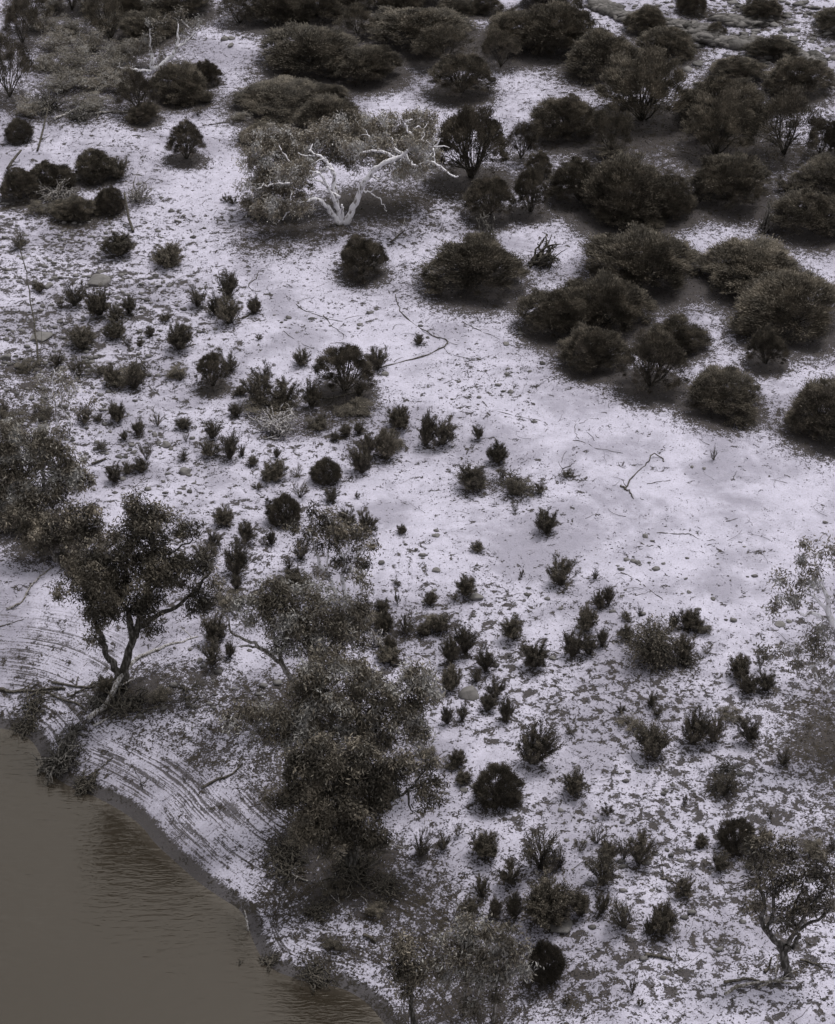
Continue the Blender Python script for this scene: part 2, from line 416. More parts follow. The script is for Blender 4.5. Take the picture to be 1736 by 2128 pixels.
def shrub_proto(seed, dens=1.0, spread=.5, n=30, leaf=(.050, .0145)):
    """upright many-stemmed shrub, leafy shoots fanning from the foot"""
    rg = np.random.default_rng(seed); tb = Tubes(4); P = []; D = []
    cl = rg.random()*2*pi
    for i in range(n):
        a = rg.random()*2*pi; tilt = rg.random()**.5*spread; h = (.42+.58*rg.random()**.8)*(1-.55*(tilt/spread)**2)
        e = np.array([cos(a)*tilt+.06*cos(cl), sin(a)*tilt+.06*sin(cl), h])
        e[:2] = np.clip(e[:2], -.5, .5); e = e*(1+.18*sin(3*a+cl))
        p = curve(np.array([rg.normal()*.03, rg.normal()*.03, -.03]), e, .07, rg, 6, .008)
        p[:, 2] += .05*np.sin(np.linspace(0, pi, 6))
        tb.add(p, np.linspace(.013, .004, 6))
        shoots = [(p, .06)]
        for k in range(rg.integers(3, 6)):
            s = p[rg.integers(2, 5)]; q = s+nrm(np.array([cos(a), sin(a), 1.6])+rg.normal(size=3)*.55)*(.13+.14*rg.random())
            c = curve(s, q, .08, rg, 4); tb.add(c, np.linspace(.006, .003, 4)); shoots.append((c, .0))
        for c, t0 in shoots:
            m = int((62 if t0 else 42)*dens*(.6+.8*rg.random()))
            t = t0+(1-t0)*rg.random(m)**.7; f = t*(len(c)-1); k0 = np.minimum(f.astype(int), len(c)-2); fr = (f-k0)[:, None]
            base = c[k0]*(1-fr)+c[k0+1]*fr+rg.normal(size=(m, 3))*.022
            ax = nrm(c[-1]-c[0])
            P.append(base); D.append(nrm(ax*.6+rg.normal(size=(m, 3))*.6+np.array([0, 0, .15])))
    V, F = leaves(np.concatenate(P), np.concatenate(D), leaf[0], leaf[1], rg)
    return V, F, tb
def scrub_proto(seed):
    """loose pale scrub: wandering twigs and hanging leaf clumps"""
    rg = np.random.default_rng(seed); tb = Tubes(4); P = []; D = []
    for i in range(16):
        a = rg.random()*2*pi; q = .15+.35*rg.random(); e = np.array([cos(a)*q, sin(a)*q, .35+.6*rg.random()*(1-q)])
        p = curve(np.array([rg.normal()*.06, rg.normal()*.06, -.02]), e, .16, rg, 6, .02); tb.add(p, np.linspace(.014, .005, 6))
        for k in range(4):
            s = p[rg.integers(2, 6)]; c = s+nrm(rg.normal(size=3)+np.array([0, 0, .5]))*(.1+.12*rg.random()); c[2] = max(c[2], .06)
            tb.add(curve(s, c, .15, rg, 4, .008), np.linspace(.006, .002, 4))
            m = int(rg.integers(50, 110)); P.append(c+rg.normal(size=(m, 3))*np.array([.05, .05, .045])); D.append(nrm(rg.normal(size=(m, 3))*.8+np.array([0, 0, -.5])))
    P = np.concatenate(P); P[:, 2] = np.maximum(P[:, 2], .03)
    V, F = leaves(P, np.concatenate(D), .05, .013, rg)
    return V, F, tb
PROTO = {}
def proto(key, parts, leafm, stemm):
    V, F, tb = parts
    PROTO.setdefault(key, []).append((mesh(key+'_foliage', V, F, leafm), tb.mesh(key+'_stem', stemm)))
for i in range(5): proto('D', dome_proto(100+i, 'dome'), M['wattle'] if i % 5 < 4 else M['wattle2'], M['stem'])
for i in range(3): proto('V', dome_proto(200+i, 'vase'), M['wattle'] if i else M['wattle2'], M['stem'])
for i in range(4): proto('S', dome_proto(300+i, 'open'), M['wattle2'] if i % 2 else M['wattle'], M['stem'])
for i in range(2): proto('B', ball_proto(400+i), M['ball'], M['stem'])
for i in range(14): proto('s', shrub_proto(500+i, (1.15, .8, 1.3, .55)[i % 4], .44+.04*(i % 3), (56, 40, 74, 30, 62)[i % 5], (.05, .0145) if i % 3 else (.038, .013)), M['shrub'] if i % 4 else M['shrub2'], M['stem'])
for i in range(3): proto('l', shrub_proto(600+i, .42, .45, 16), M['shrub2'], M['stem'])
for i in range(3): proto('t', shrub_proto(700+i, .9, .5, 12, (.09, .02)), M['shrub'], M['stem'])
for i in range(4): proto('u', scrub_proto(850+i), M['shrub2'], M['stem'])
for i in range(3): proto('g', scrub_proto(800+i), M['gumleaf_pale'], M['stem_pale'])

# every bush read off the photograph: kind, centre, foot, width, top
BUSH = """
D 645 158 192 57|D 768 174 138 93|D 575 242 178 168|D 682 226 88 174|D 682 278 132 202|D 545 302 95 254|D 870 106 205 14
D 1075 113 135 20|D 1162 113 150 0|D 1251 158 152 68|D 1388 126 110 61|D 1345 68 88 16|D 1173 297 130 200|D 1503 264 158 158
D 1656 203 126 119|D 1530 170 110 115|D 1610 127 108 76|D 1583 43 86 -5|D 1742 68 95 14|D 1205 430 118 330|D 1290 466 185 325
D 1386 457 116 366|D 1515 432 160 317|D 1722 398 132 328|D 1690 490 158 394|D 1738 330 54 240|D 990 612 192 495|D 1335 606 214 476
D 1555 610 208 500|D 1642 702 214 569|D 1160 702 148 598|D 1230 772 128 680|D 1403 738 118 659|D 1497 862 154 769|D 1722 914 172 792
D 575 54 135 -30|D 655 50 125 -28|D 722 28 105 -42|D 830 32 95 -38|D 372 212 118 133|D 430 176 58 124|D 300 257 66 214|D 310 88 108 25
D 370 42 135 -28|D 262 46 84 -22|D 1300 476 150 402|D 1010 30 64 -12|D 950 36 84 -6|D 1440 30 60 -25|D 1130 20 90 -50|D 890 8 90 -60
V 958 190 124 120|V 1335 248 182 131|V 1488 318 142 212|V 980 369 148 223|V 1018 445 98 374|V 1103 441 75 355|D 755 576 96 490|D 1255 694 174 571
V 1352 801 138 693|V 1592 754 82 689|V 388 329 77 263|V 716 812 114 718|V 443 802 66 738|V 1117 360 56 320
S 745 68 74 15|S 925 128 116 54|S 1042 137 76 65|S 1266 302 98 225|S 1630 317 148 198|S 1703 320 58 255|S 1082 328 62 248|S 497 47 84 -5
S 65 60 92 -40|S 47 88 72 0|S 22 200 104 75|S 230 80 84 -18|S 290 228 84 150|S 150 20 80 -60|S 1490 75 40 48
B 43 300 64 249|B 680 1007 72 955|B 595 1096 76 1031|B 1031 1674 110 1594|B 1132 2040 82 1953|B 1530 1772 78 1702|D 108 398 90 334|D 200 376 84 312|D 229 444 60 388|D 158 462 88 408|D 42 422 78 352
s 1637 400 42 358|s 1270 326 72 286|s 432 214 28 188|s 243 372 50 314
s 41 516 40 485|s 253 531 58 485|s 350 552 62 498|s 84 607 28 581|s 155 638 46 577|s 207 659 48 593|s 270 653 37 604|s 241 668 38 625|s 246 703 40 661
s 344 668 23 648|s 314 698 21 673|s 373 729 58 663|s 411 639 42 586|s 474 624 44 562|s 478 675 54 611|s 448 657 37 611|s 530 653 25 613
s 168 728 54 678|s 119 762 38 721|s 166 783 36 740|s 236 801 36 753|s 282 809 48 752|s 479 773 38 729|s 548 801 48 744|s 540 836 62 771|s 593 843 66 771
s 500 821 25 799|s 490 866 32 832|s 626 761 41 715|s 783 771 44 716|s 648 846 40 778|s 750 823 30 790|s 873 716 27 691|s 829 887 46 839
s 884 926 36 858|s 920 926 56 852|s 802 956 52 887|s 765 949 42 894|s 752 985 44 930|s 718 906 27 878|s 746 901 19 878|s 698 916 19 896|s 665 885 30 857
s 994 913 27 879|s 1034 963 41 918|s 982 1019 62 954|s 1071 1031 48 983|s 1122 1025 21 997|s 690 1043 34 1008|s 573 997 52 950|s 575 952 17 928
s 245 877 36 834|s 176 879 34 838|s 206 877 21 855|s 381 893 37 864|s 286 906 37 871|s 260 915 19 887|s 212 936 33 911|s 295 980 31 950|s 267 987 25 955
s 238 1003 30 964|s 382 959 25 929|s 441 913 36 863|s 437 949 45 910|s 477 956 44 895|s 504 949 17 923|s 527 967 27 943|s 8 871 36 835
s 468 1091 49 1048|s 509 1127 41 1080|s 444 1136 36 1100|s 427 1167 49 1123|s 491 1197 50 1126|s 492 1226 26 1190|s 565 1133 27 1096|s 445 1336 52 1272
s 443 1385 50 1325|s 478 1367 23 1333|s 220 1441 38 1404|s 722 1093 38 1056|s 764 1107 46 1055|s 835 1109 21 1087|s 993 1146 27 1127|s 1135 1110 48 1056
s 968 1239 48 1187|s 893 1258 25 1227|s 825 1216 21 1202|s 795 1272 31 1245|s 804 1312 36 1270|s 844 1316 42 1270|s 880 1320 32 1289|s 915 1313 36 1273
s 967 1357 50 1293|s 937 1381 38 1321|s 1009 1397 52 1342|s 1070 1330 54 1273|s 1110 1389 54 1336|s 815 1351 31 1318|s 810 1376 52 1345|s 626 1164 32 1119
s 601 1183 24 1145|s 615 1209 40 1171|s 588 1221 42 1195|s 937 1437 50 1385|s 991 1419 28 1386|s 1028 1453 40 1404|s 1014 1477 36 1432|s 1051 1498 32 1444
s 930 1506 28 1457|s 962 1499 28 1459|s 1105 1590 72 1492|s 1168 1220 62 1158|s 1237 1204 17 1177|s 1245 1265 30 1227|s 1265 1257 27 1211|s 1215 1311 44 1255
s 1190 1367 40 1309|s 1225 1361 38 1307|s 1251 1343 27 1301|s 1303 1329 40 1291|s 1420 1373 46 1307|s 1399 1307 21 1270|s 1430 1304 42 1262|s 1452 1309 19 1276
s 1536 1404 44 1353|s 1550 1441 40 1394|s 1593 1438 42 1392|s 1354 1469 28 1439|s 1367 1487 21 1463|s 1440 1547 58 1469|s 1482 1542 46 1479|s 1556 1541 52 1484
s 1363 1577 74 1499|s 1195 1649 50 1599|s 1507 1653 62 1594|s 1327 1797 60 1714|s 1264 1792 40 1744|s 1254 1842 68 1773|s 1493 1812 50 1767|s 1457 1759 27 1733
s 1424 1864 48 1814|s 1210 1902 48 1845|s 1250 1900 34 1849|s 1298 1930 66 1854|s 1378 1944 54 1879|s 1350 1942 27 1905|s 1588 1750 38 1717|s 1630 1589 31 1554
s 1731 1767 22 1728|s 874 1780 46 1721|s 921 1768 28 1731|s 1007 1780 56 1725|s 1125 1810 78 1725|s 1164 1804 30 1751|s 1060 1837 52 1776|s 1001 1864 36 1811
s 1132 1914 102 1823|s 1069 1910 38 1854|s 978 1898 48 1861|s 1027 1907 30 1866|s 950 1591 40 1555|s 963 1623 32 1601|s 695 1971 50 1944|s 1302 1287 28 1270
l 411 239 27 215|l 264 717 31 682|l 374 791 28 759|l 328 885 34 847|l 306 955 32 897|l 387 917 15 893|l 618 991 38 967|l 624 1033 44 997|l 1042 993 26 959
l 1071 1063 19 1040|l 477 1271 44 1237|l 545 1133 19 1110|l 946 1247 30 1225|l 1241 1753 42 1699|l 1204 1768 34 1734|l 1296 1785 40 1728|l 1441 1808 19 1788
l 1185 1526 28 1499|l 1348 1296 15 1271|l 1370 1305 15 1284|l 1330 1281 15 1250|l 1484 956 19 924|l 953 1737 24 1707|l 1470 1358 30 1332|l 1580 1389 24 1338
t 537 1016 19 997|t 560 1047 15 1031|t 1083 1197 13 1182|t 826 1254 15 1228|t 1291 1481 22 1461|t 1422 1669 15 1650|t 1264 1695 27 1669|t 1315 2063 19 2033|t 1331 2091 18 2076
t 1247 1240 14 1222|t 742 1034 14 1020|t 472 420 20 402|t 484 424 22 404|t 128 640 18 622|t 290 720 16 700|t 538 705 14 694|t 1600 1700 16 1684|t 1180 2085 18 2066
u 170 705 62 686|u 252 795 74 765|u 366 780 52 758|u 560 850 92 822|u 735 858 84 834|u 812 925 60 900|u 985 1005 72 975|u 1085 1022 62 995|u 30 885 62 850|u 92 868 62 838
u 430 1262 42 1240|u 1312 1508 52 1486|u 12 1060 84 1020|u 150 1160 62 1130|u 625 1215 52 1190|u 765 1300 62 1270|u 470 1250 52 1228|u 905 1298 52 1272|u 625 1750 74 1715|u 882 1570 50 1545|u 1565 1800 52 1775|u 1685 1775 62 1745
u 60 770 50 745|u 205 775 46 750|u 655 890 50 865|u 1460 1310 40 1290|u 940 1590 40 1570|u 700 1850 56 1825|u 780 1895 46 1875|u 90 440 60 415|u 1515 1490 50 1470|u 330 1455 60 1430
g 150 72 76 30|g 222 64 66 22|g 118 102 76 58|g 186 108 80 60|g 252 122 74 76|g 160 144 84 98|g 226 154 76 108|g 98 142 64 102|g 284 104 54 70|g 200 184 84 140
g 130 188 84 144|g 256 192 74 150|g 88 62 66 24|g 60 238 70 200|g 190 225 80 196|g 300 30 60 -10|g 190 20 80 -30|g 110 20 60 -20|g 500 250 40 225
"""
KINDWORD = {'D': 'wide dark domed bush', 'V': 'vase-shaped bush with stems showing', 'S': 'open forking bush', 'B': 'dense black ball bush',
            's': 'dark upright leafy shrub', 'l': 'thin sparse shrub', 't': 'tiny dark tuft', 'g': 'pale grey scrub bush', 'u': 'low straggling dark scrub'}
NAME = {'D': 'wattle_bush', 'V': 'vase_bush', 'S': 'open_bush', 'B': 'ball_bush', 's': 'shrub', 'l': 'sparse_shrub', 't': 'tuft', 'g': 'grey_scrub', 'u': 'low_scrub'}
CAT = {'D': 'bush', 'V': 'bush', 'S': 'bush', 'B': 'bush', 's': 'shrub', 'l': 'shrub', 't': 'tuft', 'g': 'scrub', 'u': 'scrub'}
GROUP = {'D': 'wide domed bushes on the pale sand', 'V': 'vase-shaped bushes with bare stems', 'S': 'open bushes with forking stems', 'B': 'ball-shaped black bushes',
         's': 'small dark shrubs dotted over the sand', 'l': 'thin sparse shrubs', 't': 'tiny tufts on the sand', 'g': 'pale grey scrub at the far left', 'u': 'low straggling scrub among the shrubs'}
MARKS = [(715, 462, 'the white forked gum'), (250, 1425, 'the twin-trunked gum on the bank'), (978, 1432, 'the pointed boulder'), (202, 583, 'the big flat stone'),
  (388, 300, 'the lone vase-shaped bush on the upper path'), (1031, 1640, 'the biggest black ball bush'), (680, 985, 'the neat black ball bush at mid left'), (1637, 2020, 'the leaning gum at lower right'),
  (930, 710, 'the long hooked fallen stick'), (264, 465, 'the leaning burnt stump'), (575, 885, 'the pale dead root tangle'), (130, 1585, "the root mass at the water's edge"),
  (1325, 985, 'the Y-shaped fallen branch'), (1720, 1330, 'the white-limbed gum at right edge'), (317, 146, 'the pale gum at upper left'), (1110, 530, 'the dead fallen tree'),
  (1500, 850, 'the lone dome bush over open sand'), (1592, 730, 'the small round bush by the right domes'), (958, 170, 'the lone vase bush in the top clearing'), (1330, 1360, 'the bent-over bush'),
  (80, 700, 'the thin black dead sapling'), (1440, 1520, 'the large two-part shrub at lower right'), (1132, 2000, 'the black ball bush at the bottom'), (1132, 1880, 'the biggest leafy shrub at lower middle'),
  (1135, 1085, 'the solitary shrub beside open sand'), (716, 780, 'the broad fan-shaped bush at left centre'), (1592, 470, 'the dead forked stump'), (1420, 80, 'the dark rock ledge'),
  (735, 1790, 'the dark dense gum'), (700, 1240, 'the slim white-stemmed gum'), (1600, 2050, 'the pale logs'), (373, 700, 'the stemmy shrub right of the cobbles'), (1105, 1550, 'the tall oval shrub left of the right flats')]
ORD = ['nearest', 'second nearest', 'third nearest', 'fourth nearest', 'fifth nearest', 'sixth nearest', 'seventh nearest', 'eighth nearest', 'ninth nearest', 'tenth nearest']
def make_labels(items, word):
    """items of one kind: (u, v); a label from the rank in one direction of the nearest landmark"""
    out = []; used = set()
    for i, (u, v) in enumerate(items):
        cand = []
        for (mu, mv, mn) in MARKS:
            def sec(a, b):
                dx, dy = a-mu, b-mv
                return ('right of' if dx > 0 else 'left of') if abs(dx) >= abs(dy) else ('below' if dy > 0 else 'above')
            d0 = math.hypot(u-mu, v-mv)
            if d0 < 6: continue
            s0 = sec(u, v)
            rk = sum(1 for j, (a, b) in enumerate(items) if j != i and sec(a, b) == s0 and math.hypot(a-mu, b-mv) < d0)
            if rk < len(ORD): cand.append((d0*(1+.5*rk), '%s %s %s %s' % (word, '(' + ORD[rk] + ')', s0, mn) if 0 else '%s %s %s %s' % (ORD[rk], word, s0, mn)))
        cand.sort()
        for _, t in cand:
            if t not in used: used.add(t); out.append(t); break
    return out
SPECIAL = {}
items = {}
for line in BUSH.replace('\n', '|').split('|'):
    p = line.split()
    if len(p) == 5: items.setdefault(p[0], []).append(tuple(float(q) for q in p[1:]))
SPECIAL.update({(388, 329): 'lone vase-shaped bush standing on the upper sandy path above its own litter', (958, 190): 'lone vase-shaped bush on round litter patch in top clearing',
  (1592, 754): 'small round vase-shaped bush on open sand between large right-hand domes', (1031, 1674): 'biggest dense black ball bush alone on flecked sand at lower middle',
  (680, 1007): 'neat dense black ball bush at mid left on pale sand', (1132, 2040): 'black ball bush at bottom beside grey young gums',
  (1497, 862): 'lone dome bush on dark litter ring over open sand, below the domes', (716, 812): 'broad fan-shaped bush with many fine stems at left centre',
  (1132, 1914): 'biggest dark leafy shrub among the cluster at lower middle', (1135, 1110): 'solitary dark shrub with bent foot beside the open sand', (1440, 1547): 'larger left half of the two-part shrub at lower right',
  (373, 729): 'stemmy dark shrub standing right of the cobble field', (1105, 1590): 'tall oval dark shrub left of the flecked flats'})
LITTER = []   # (x, y, radius, strength) mats under plants
nall = 0
for kd, lst in items.items():
    labels = make_labels([(a[0], a[1]) for a in lst], KINDWORD[kd])
    for i, (u, vb, wd, vt) in enumerate(lst):
        vc = vb-{'D': .13, 'B': .16, 's': .07}.get(kd, 0)*wd
        x, y, z = ground_pt(u, vc)
        s = mpp(y, z); el = math.atan2(H-z, math.hypot(x, y))
        W_ = wd*s; T_ = vc-vt; rs = wd/2*sin(el)*{'D': .9, 'B': .8, 'V': .75, 'S': .7}.get(kd, .5)
        Hh = math.sqrt(max(T_*T_-rs*rs, (.5*T_)**2))*s/cos(el)
        fk = {'D': .99, 'V': 1.0, 'S': 1.02, 'B': 1.0}.get(kd, 1.16)
        if kd == 'D': Hh *= .93
        fol, stm = PROTO[kd][(i*3+int(u)) % len(PROTO[kd])]
        rz = random.random()*2*pi
        small = wd < 24
        if small:
            root = obj(NAME[kd], fol, None, (x, y, z-.02))
            st = obj('stem', stm, root)
        else:
            root = obj(NAME[kd], None, None, (x, y, z-.02))
            obj('foliage', fol, root); obj('stem', stm, root)
        k1 = random.uniform(.9, 1.12) if kd in 'slt' else random.uniform(.97, 1.04)
        root.rotation_euler = (random.gauss(0, .07), random.gauss(0, .07), rz); root.scale = (W_*fk*k1, W_*fk/k1, Hh*(random.uniform(.9, 1.08) if kd in 'slt' else 1))
        lab = SPECIAL.get((int(u), int(vb))) or labels[i]
        tag(root, lab, CAT[kd], GROUP[kd])
        nall += 1
        if kd in 'DV': LITTER.append((x, y-.11*W_, W_*.67, 1.3))
        elif kd == 'S': LITTER.append((x, y-.1*W_, W_*.55, .8))
        elif kd == 'B': LITTER.append((x, y-.1*W_, W_*.52, .8))
        elif kd == 's': LITTER.append((x, y-.1*W_, W_*.42+.12, .62))
        elif kd in 'gu': LITTER.append((x, y, W_*.6, .55))
print('bushes', nall)

# ------------------------------------------------------------------ gums, each from its own limbs and leaf masses
def gum(label, base, limbs, blobs, bark, leafm, name='gum_tree', per=46, sig=.225, leaf=(.155, .044), seed=1, dscale=1.0, droop=.9, group=None, dens=1.0, lit=.6):
    rg = np.random.default_rng(seed)
    bx, by, bz = ground_pt(*base); B0 = np.array([bx, by, bz-.05])
    root = obj(name, None, None, tuple(B0)); tag(root, label, 'tree', group)
    s = mpp(by, bz)
    tb = Tubes(8); S = []; SR = []
    for lm in limbs:
        pts = []; rad = []
        for k, q in enumerate(lm):
            u, v, dep, r = q
            p = at(u, v, by+dep)-B0
            pts.append(p); rad.append(r)
        P, Rr = smooth_line(pts, rad, 4, .03, rg)
        tb.add(P, Rr*(1+.08*rg.normal(size=len(Rr)))); S.append(P); SR.append(Rr)
    S = np.concatenate(S); SR = np.concatenate(SR)
    tw = tb; LP = []; LD = []; Q = []
    for (u, v, ru, rv, dep) in blobs:
        c = at(u, v, by+dep)-B0
        rx, rz_ = ru*s*1.13, rv*s*1.15/cos(R(38)); ry = .5*(rx+rz_)*.75
        n = max(3, int(dens*pi*ru*rv*s*s/(sig*sig*1.25)))
        for _ in range(n):
            d = nrm(rg.normal(size=3))*rg.random()**.42
            q = c+d*np.array([rx, ry, rz_])
            if q[2] < .35: q[2] = .35+.2*rg.random()
            Q.append(q)
    Q = np.array(Q); d0 = np.array([np.min(np.linalg.norm(S-q, axis=1)) for q in Q]); Q = Q[np.argsort(d0)]
    for q in Q:   # each twig grows from the nearest wood so far
        dd = np.linalg.norm((S-q)*np.array([1, 1, 1.2]), axis=1)*(1+.15*rg.random(len(S)))+np.where(S[:, 2] > q[2]+.3, .8, 0)
        k = int(np.argmin(dd)); a = S[k]
        L0 = np.linalg.norm(q-a)
        w1 = a*.66+q*.34+rg.normal(size=3)*.12*L0; w2 = a*.33+q*.67+np.array([0, 0, .08*L0])+rg.normal(size=3)*.12*L0
        r0 = min(SR[k]*.8, .012+.016*L0)
        P, Rr = smooth_line([a, w1, w2, q], [r0, r0*.8, r0*.6, max(.006, r0*.45)], 2, .015, rg)
        tw.add(P, Rr); S = np.vstack([S, P[2:]]); SR = np.concatenate([SR, Rr[2:]])
        m = int(1.5*per*(.55+.9*rg.random()))
        ss = sig*(.55+.7*rg.random())
        LP.append(q+rg.normal(size=(m, 3))*np.array([ss*.75, ss*.75, ss*.62])); LD.append(nrm(rg.normal(size=(m, 3))*.6+np.array([0, 0, -.6*droop])))
    LP = np.concatenate(LP); LP[:, 2] = np.maximum(LP[:, 2], .3)
    V, F = leaves(LP, np.concatenate(LD), leaf[0], leaf[1], rg)
    obj('trunk', tb.mesh('trunk', bark), root)
    obj('crown', mesh('crown', V, F, leafm), root)
    if lit:
        for (u, v, ru, rv, dep) in blobs:
            c = at(u, v, by+dep)
            LITTER.append((float(c[0]), float(c[1]), max(ru, rv)*s*1.05, lit*.5))
    return root
def L(pts, r0, r1, dep=0, dep1=None):
    n = len(pts); d1 = dep if dep1 is None else dep1
    return [(p[0], p[1], dep+(d1-dep)*i/(n-1), r0+(r1-r0)*(i/(n-1))**.8) for i, p in enumerate(pts)]
gum('white-barked gum with forked twisting trunks and pale grey foliage, upper middle', (716, 464), [
  L([(718, 468), (735, 432), (752, 392), (771, 360), (793, 342), (822, 329), (843, 319), (861, 299), (876, 288)], .19, .06, 0, -.2),
  L([(843, 319), (851, 338), (868, 344), (897, 337), (915, 346), (940, 364), (952, 366)], .09, .03, .5, -.4),
  L([(876, 288), (888, 296), (901, 307), (915, 288)], .08, .025, .8, 1), L([(901, 307), (918, 304), (934, 307)], .05, .02, .8, .6), L([(901, 307), (903, 322), (904, 336)], .05, .02, .8, .4),
  L([(861, 299), (856, 281), (845, 266), (847, 252), (858, 248)], .08, .025, .8, 1.2), L([(856, 281), (868, 262), (880, 270)], .04, .02, .9, 1.2),
  L([(843, 319), (822, 310), (816, 295), (814, 284)], .08, .03, .5, .8), L([(822, 329), (790, 314), (757, 315), (739, 324)], .09, .03, .4, .2), L([(790, 314), (780, 300), (770, 284)], .04, .02, .3, .8),
  L([(771, 360), (786, 374), (806, 360), (829, 346)], .07, .03, .2, -.3), L([(752, 395), (771, 400), (780, 389), (775, 372)], .05, .015, 0, -.3), L([(771, 402), (790, 414), (800, 430), (803, 440)], .03, .012, -.1, -.3),
  L([(710, 466), (700, 428), (690, 410), (678, 382), (663, 360), (642, 358)], .14, .04, 0, -.6), L([(700, 430), (696, 389), (694, 356), (683, 340), (664, 324), (642, 312)], .15, .04, 0, .6),
  L([(664, 324), (642, 324), (620, 317)], .05, .02, .5, .4), L([(694, 356), (678, 349), (660, 358)], .06, .03, .2, .1), L([(683, 340), (672, 330), (640, 345)], .04, .02, .4, .1),
  L([(708, 464), (692, 445), (678, 428), (655, 414), (630, 420), (609, 432), (590, 452)], .16, .03, -.1, -1), L([(630, 420), (600, 421), (590, 415)], .05, .02, -.5, -.6),
  L([(706, 410), (692, 401), (670, 398)], .08, .04, 0, -.2), L([(678, 384), (655, 374), (640, 372)], .07, .03, -.1, -.4), L([(603, 381), (575, 382), (550, 386), (535, 392)], .06, .025, .3, 0),
  L([(663, 360), (640, 372), (603, 381)], .06, .05, -.2, .3), L([(642, 358), (610, 340), (590, 318), (580, 300)], .05, .02, 0, .6), L([(590, 452), (578, 462)], .03, .015, -1, -1.1),
  L([(714, 466), (712, 440), (711, 425)], .08, .05, -.1, -.1)],
 [(560, 310, 60, 38, 2.3), (640, 290, 48, 26, 2.3), (535, 372, 42, 34, 1.3), (600, 392, 52, 26, 1.0), (528, 430, 30, 24, 1.3), (590, 345, 52, 36, 1.6), (742, 280, 54, 34, 2.3), (800, 268, 54, 28, 2.8),
  (862, 286, 38, 42, 2.5), (790, 308, 68, 24, 2.1), (892, 326, 24, 16, 1.8), (695, 300, 30, 30, 2.3), (840, 345, 42, 14, 1.6), (560, 458, 40, 16, 0.8), (650, 330, 30, 24, 1.6), (725, 325, 45, 20, 2.2), (690, 275, 40, 22, 2.4), (880, 262, 30, 26, 2.4), (610, 350, 40, 20, -.4), (800, 296, 30, 10, -.5), (870, 300, 30, 24, -.4), (850, 355, 40, 12, -.4), (560, 430, 34, 18, -1), (740, 300, 30, 14, -.3), (620, 430, 30, 10, -1.2)],
 M['white_bark'], M['gumleaf_light'], 'white_gum_tree', seed=11, per=62, dens=1.25)
gum('tall gum with dark twin trunks leaning apart above the fallen trunk on the bank', (253, 1430), [
  L([(248, 1436), (245, 1397), (223, 1364), (216, 1336), (202, 1305), (190, 1262), (180, 1215)], .17, .05, 0, -.4), L([(257, 1426), (263, 1379), (275, 1332), (288, 1310), (310, 1289), (346, 1271), (382, 1249), (414, 1220), (439, 1188)], .18, .04, 0, .2),
  L([(275, 1332), (268, 1278), (252, 1250), (223, 1215), (205, 1180)], .13, .04, 0, -.3), L([(283, 1312), (299, 1253), (310, 1202), (317, 1170), (313, 1116), (300, 1085), (285, 1065)], .13, .03, 0, .8),
  L([(317, 1170), (360, 1145), (398, 1122), (385, 1100)], .05, .02, .4, .6), L([(216, 1340), (200, 1325), (190, 1318)], .06, .03, 0, 0), L([(299, 1253), (325, 1215), (345, 1190)], .06, .03, .1, .2), L([(252, 1250), (262, 1200), (266, 1130)], .06, .02, 0, .5)],
 [(288, 1062, 32, 30, 1), (315, 1086, 46, 20, .8), (266, 1107, 28, 16, .6), (385, 1098, 26, 14, .6), (212, 1170, 62, 34, 0), (306, 1158, 62, 34, .5), (344, 1195, 38, 26, .2), (178, 1215, 42, 28, -.3), (252, 1222, 62, 32, 0),
  (214, 1275, 44, 24, -.4), (300, 1262, 32, 22, -.2), (374, 1173, 24, 16, .2), (425, 1175, 26, 14, .2), (414, 1245, 22, 26, 0), (317, 1307, 16, 12, 0), (443, 1214, 12, 14, .2), (124, 1222, 8, 18, -.5), (196, 1333, 16, 9, -.4), (160, 1180, 26, 26, 0)],
 M['grey_bark'], M['gumleaf_dark'], seed=12, per=80, dens=1.45)
gum('slim gum with white forked stems and hanging dark leaf bunches above the grey gums', (714, 1245), [
  L([(719, 1248), (711, 1208), (714, 1166), (700, 1135), (690, 1100), (678, 1070)], .10, .025, 0, .5), L([(708, 1250), (692, 1220), (671, 1184), (660, 1156), (650, 1120), (640, 1100)], .11, .025, 0, .2), L([(711, 1208), (728, 1184), (745, 1150), (770, 1130)], .07, .02, 0, .3),
  L([(714, 1166), (726, 1130), (722, 1100)], .05, .02, .2, .4), L([(692, 1222), (680, 1170), (684, 1130)], .05, .02, 0, .2)],
 [(653, 1060, 10, 14, .6), (674, 1066, 15, 18, .6), (686, 1091, 20, 18, .5), (645, 1107, 14, 10, .2), (722, 1116, 28, 18, .4), (682, 1126, 24, 14, .2), (750, 1159, 20, 20, .3), (712, 1172, 20, 14, .1), (775, 1132, 10, 8, .3), (712, 1094, 18, 10, .5),
  (610, 1100, 9, 12, .3), (745, 1108, 20, 10, .5), (671, 1200, 8, 12, 0), (638, 1130, 10, 10, .2)],
 M['white_bark'], M['gumleaf_dark'], seed=13, per=66, dens=1.2, lit=0)
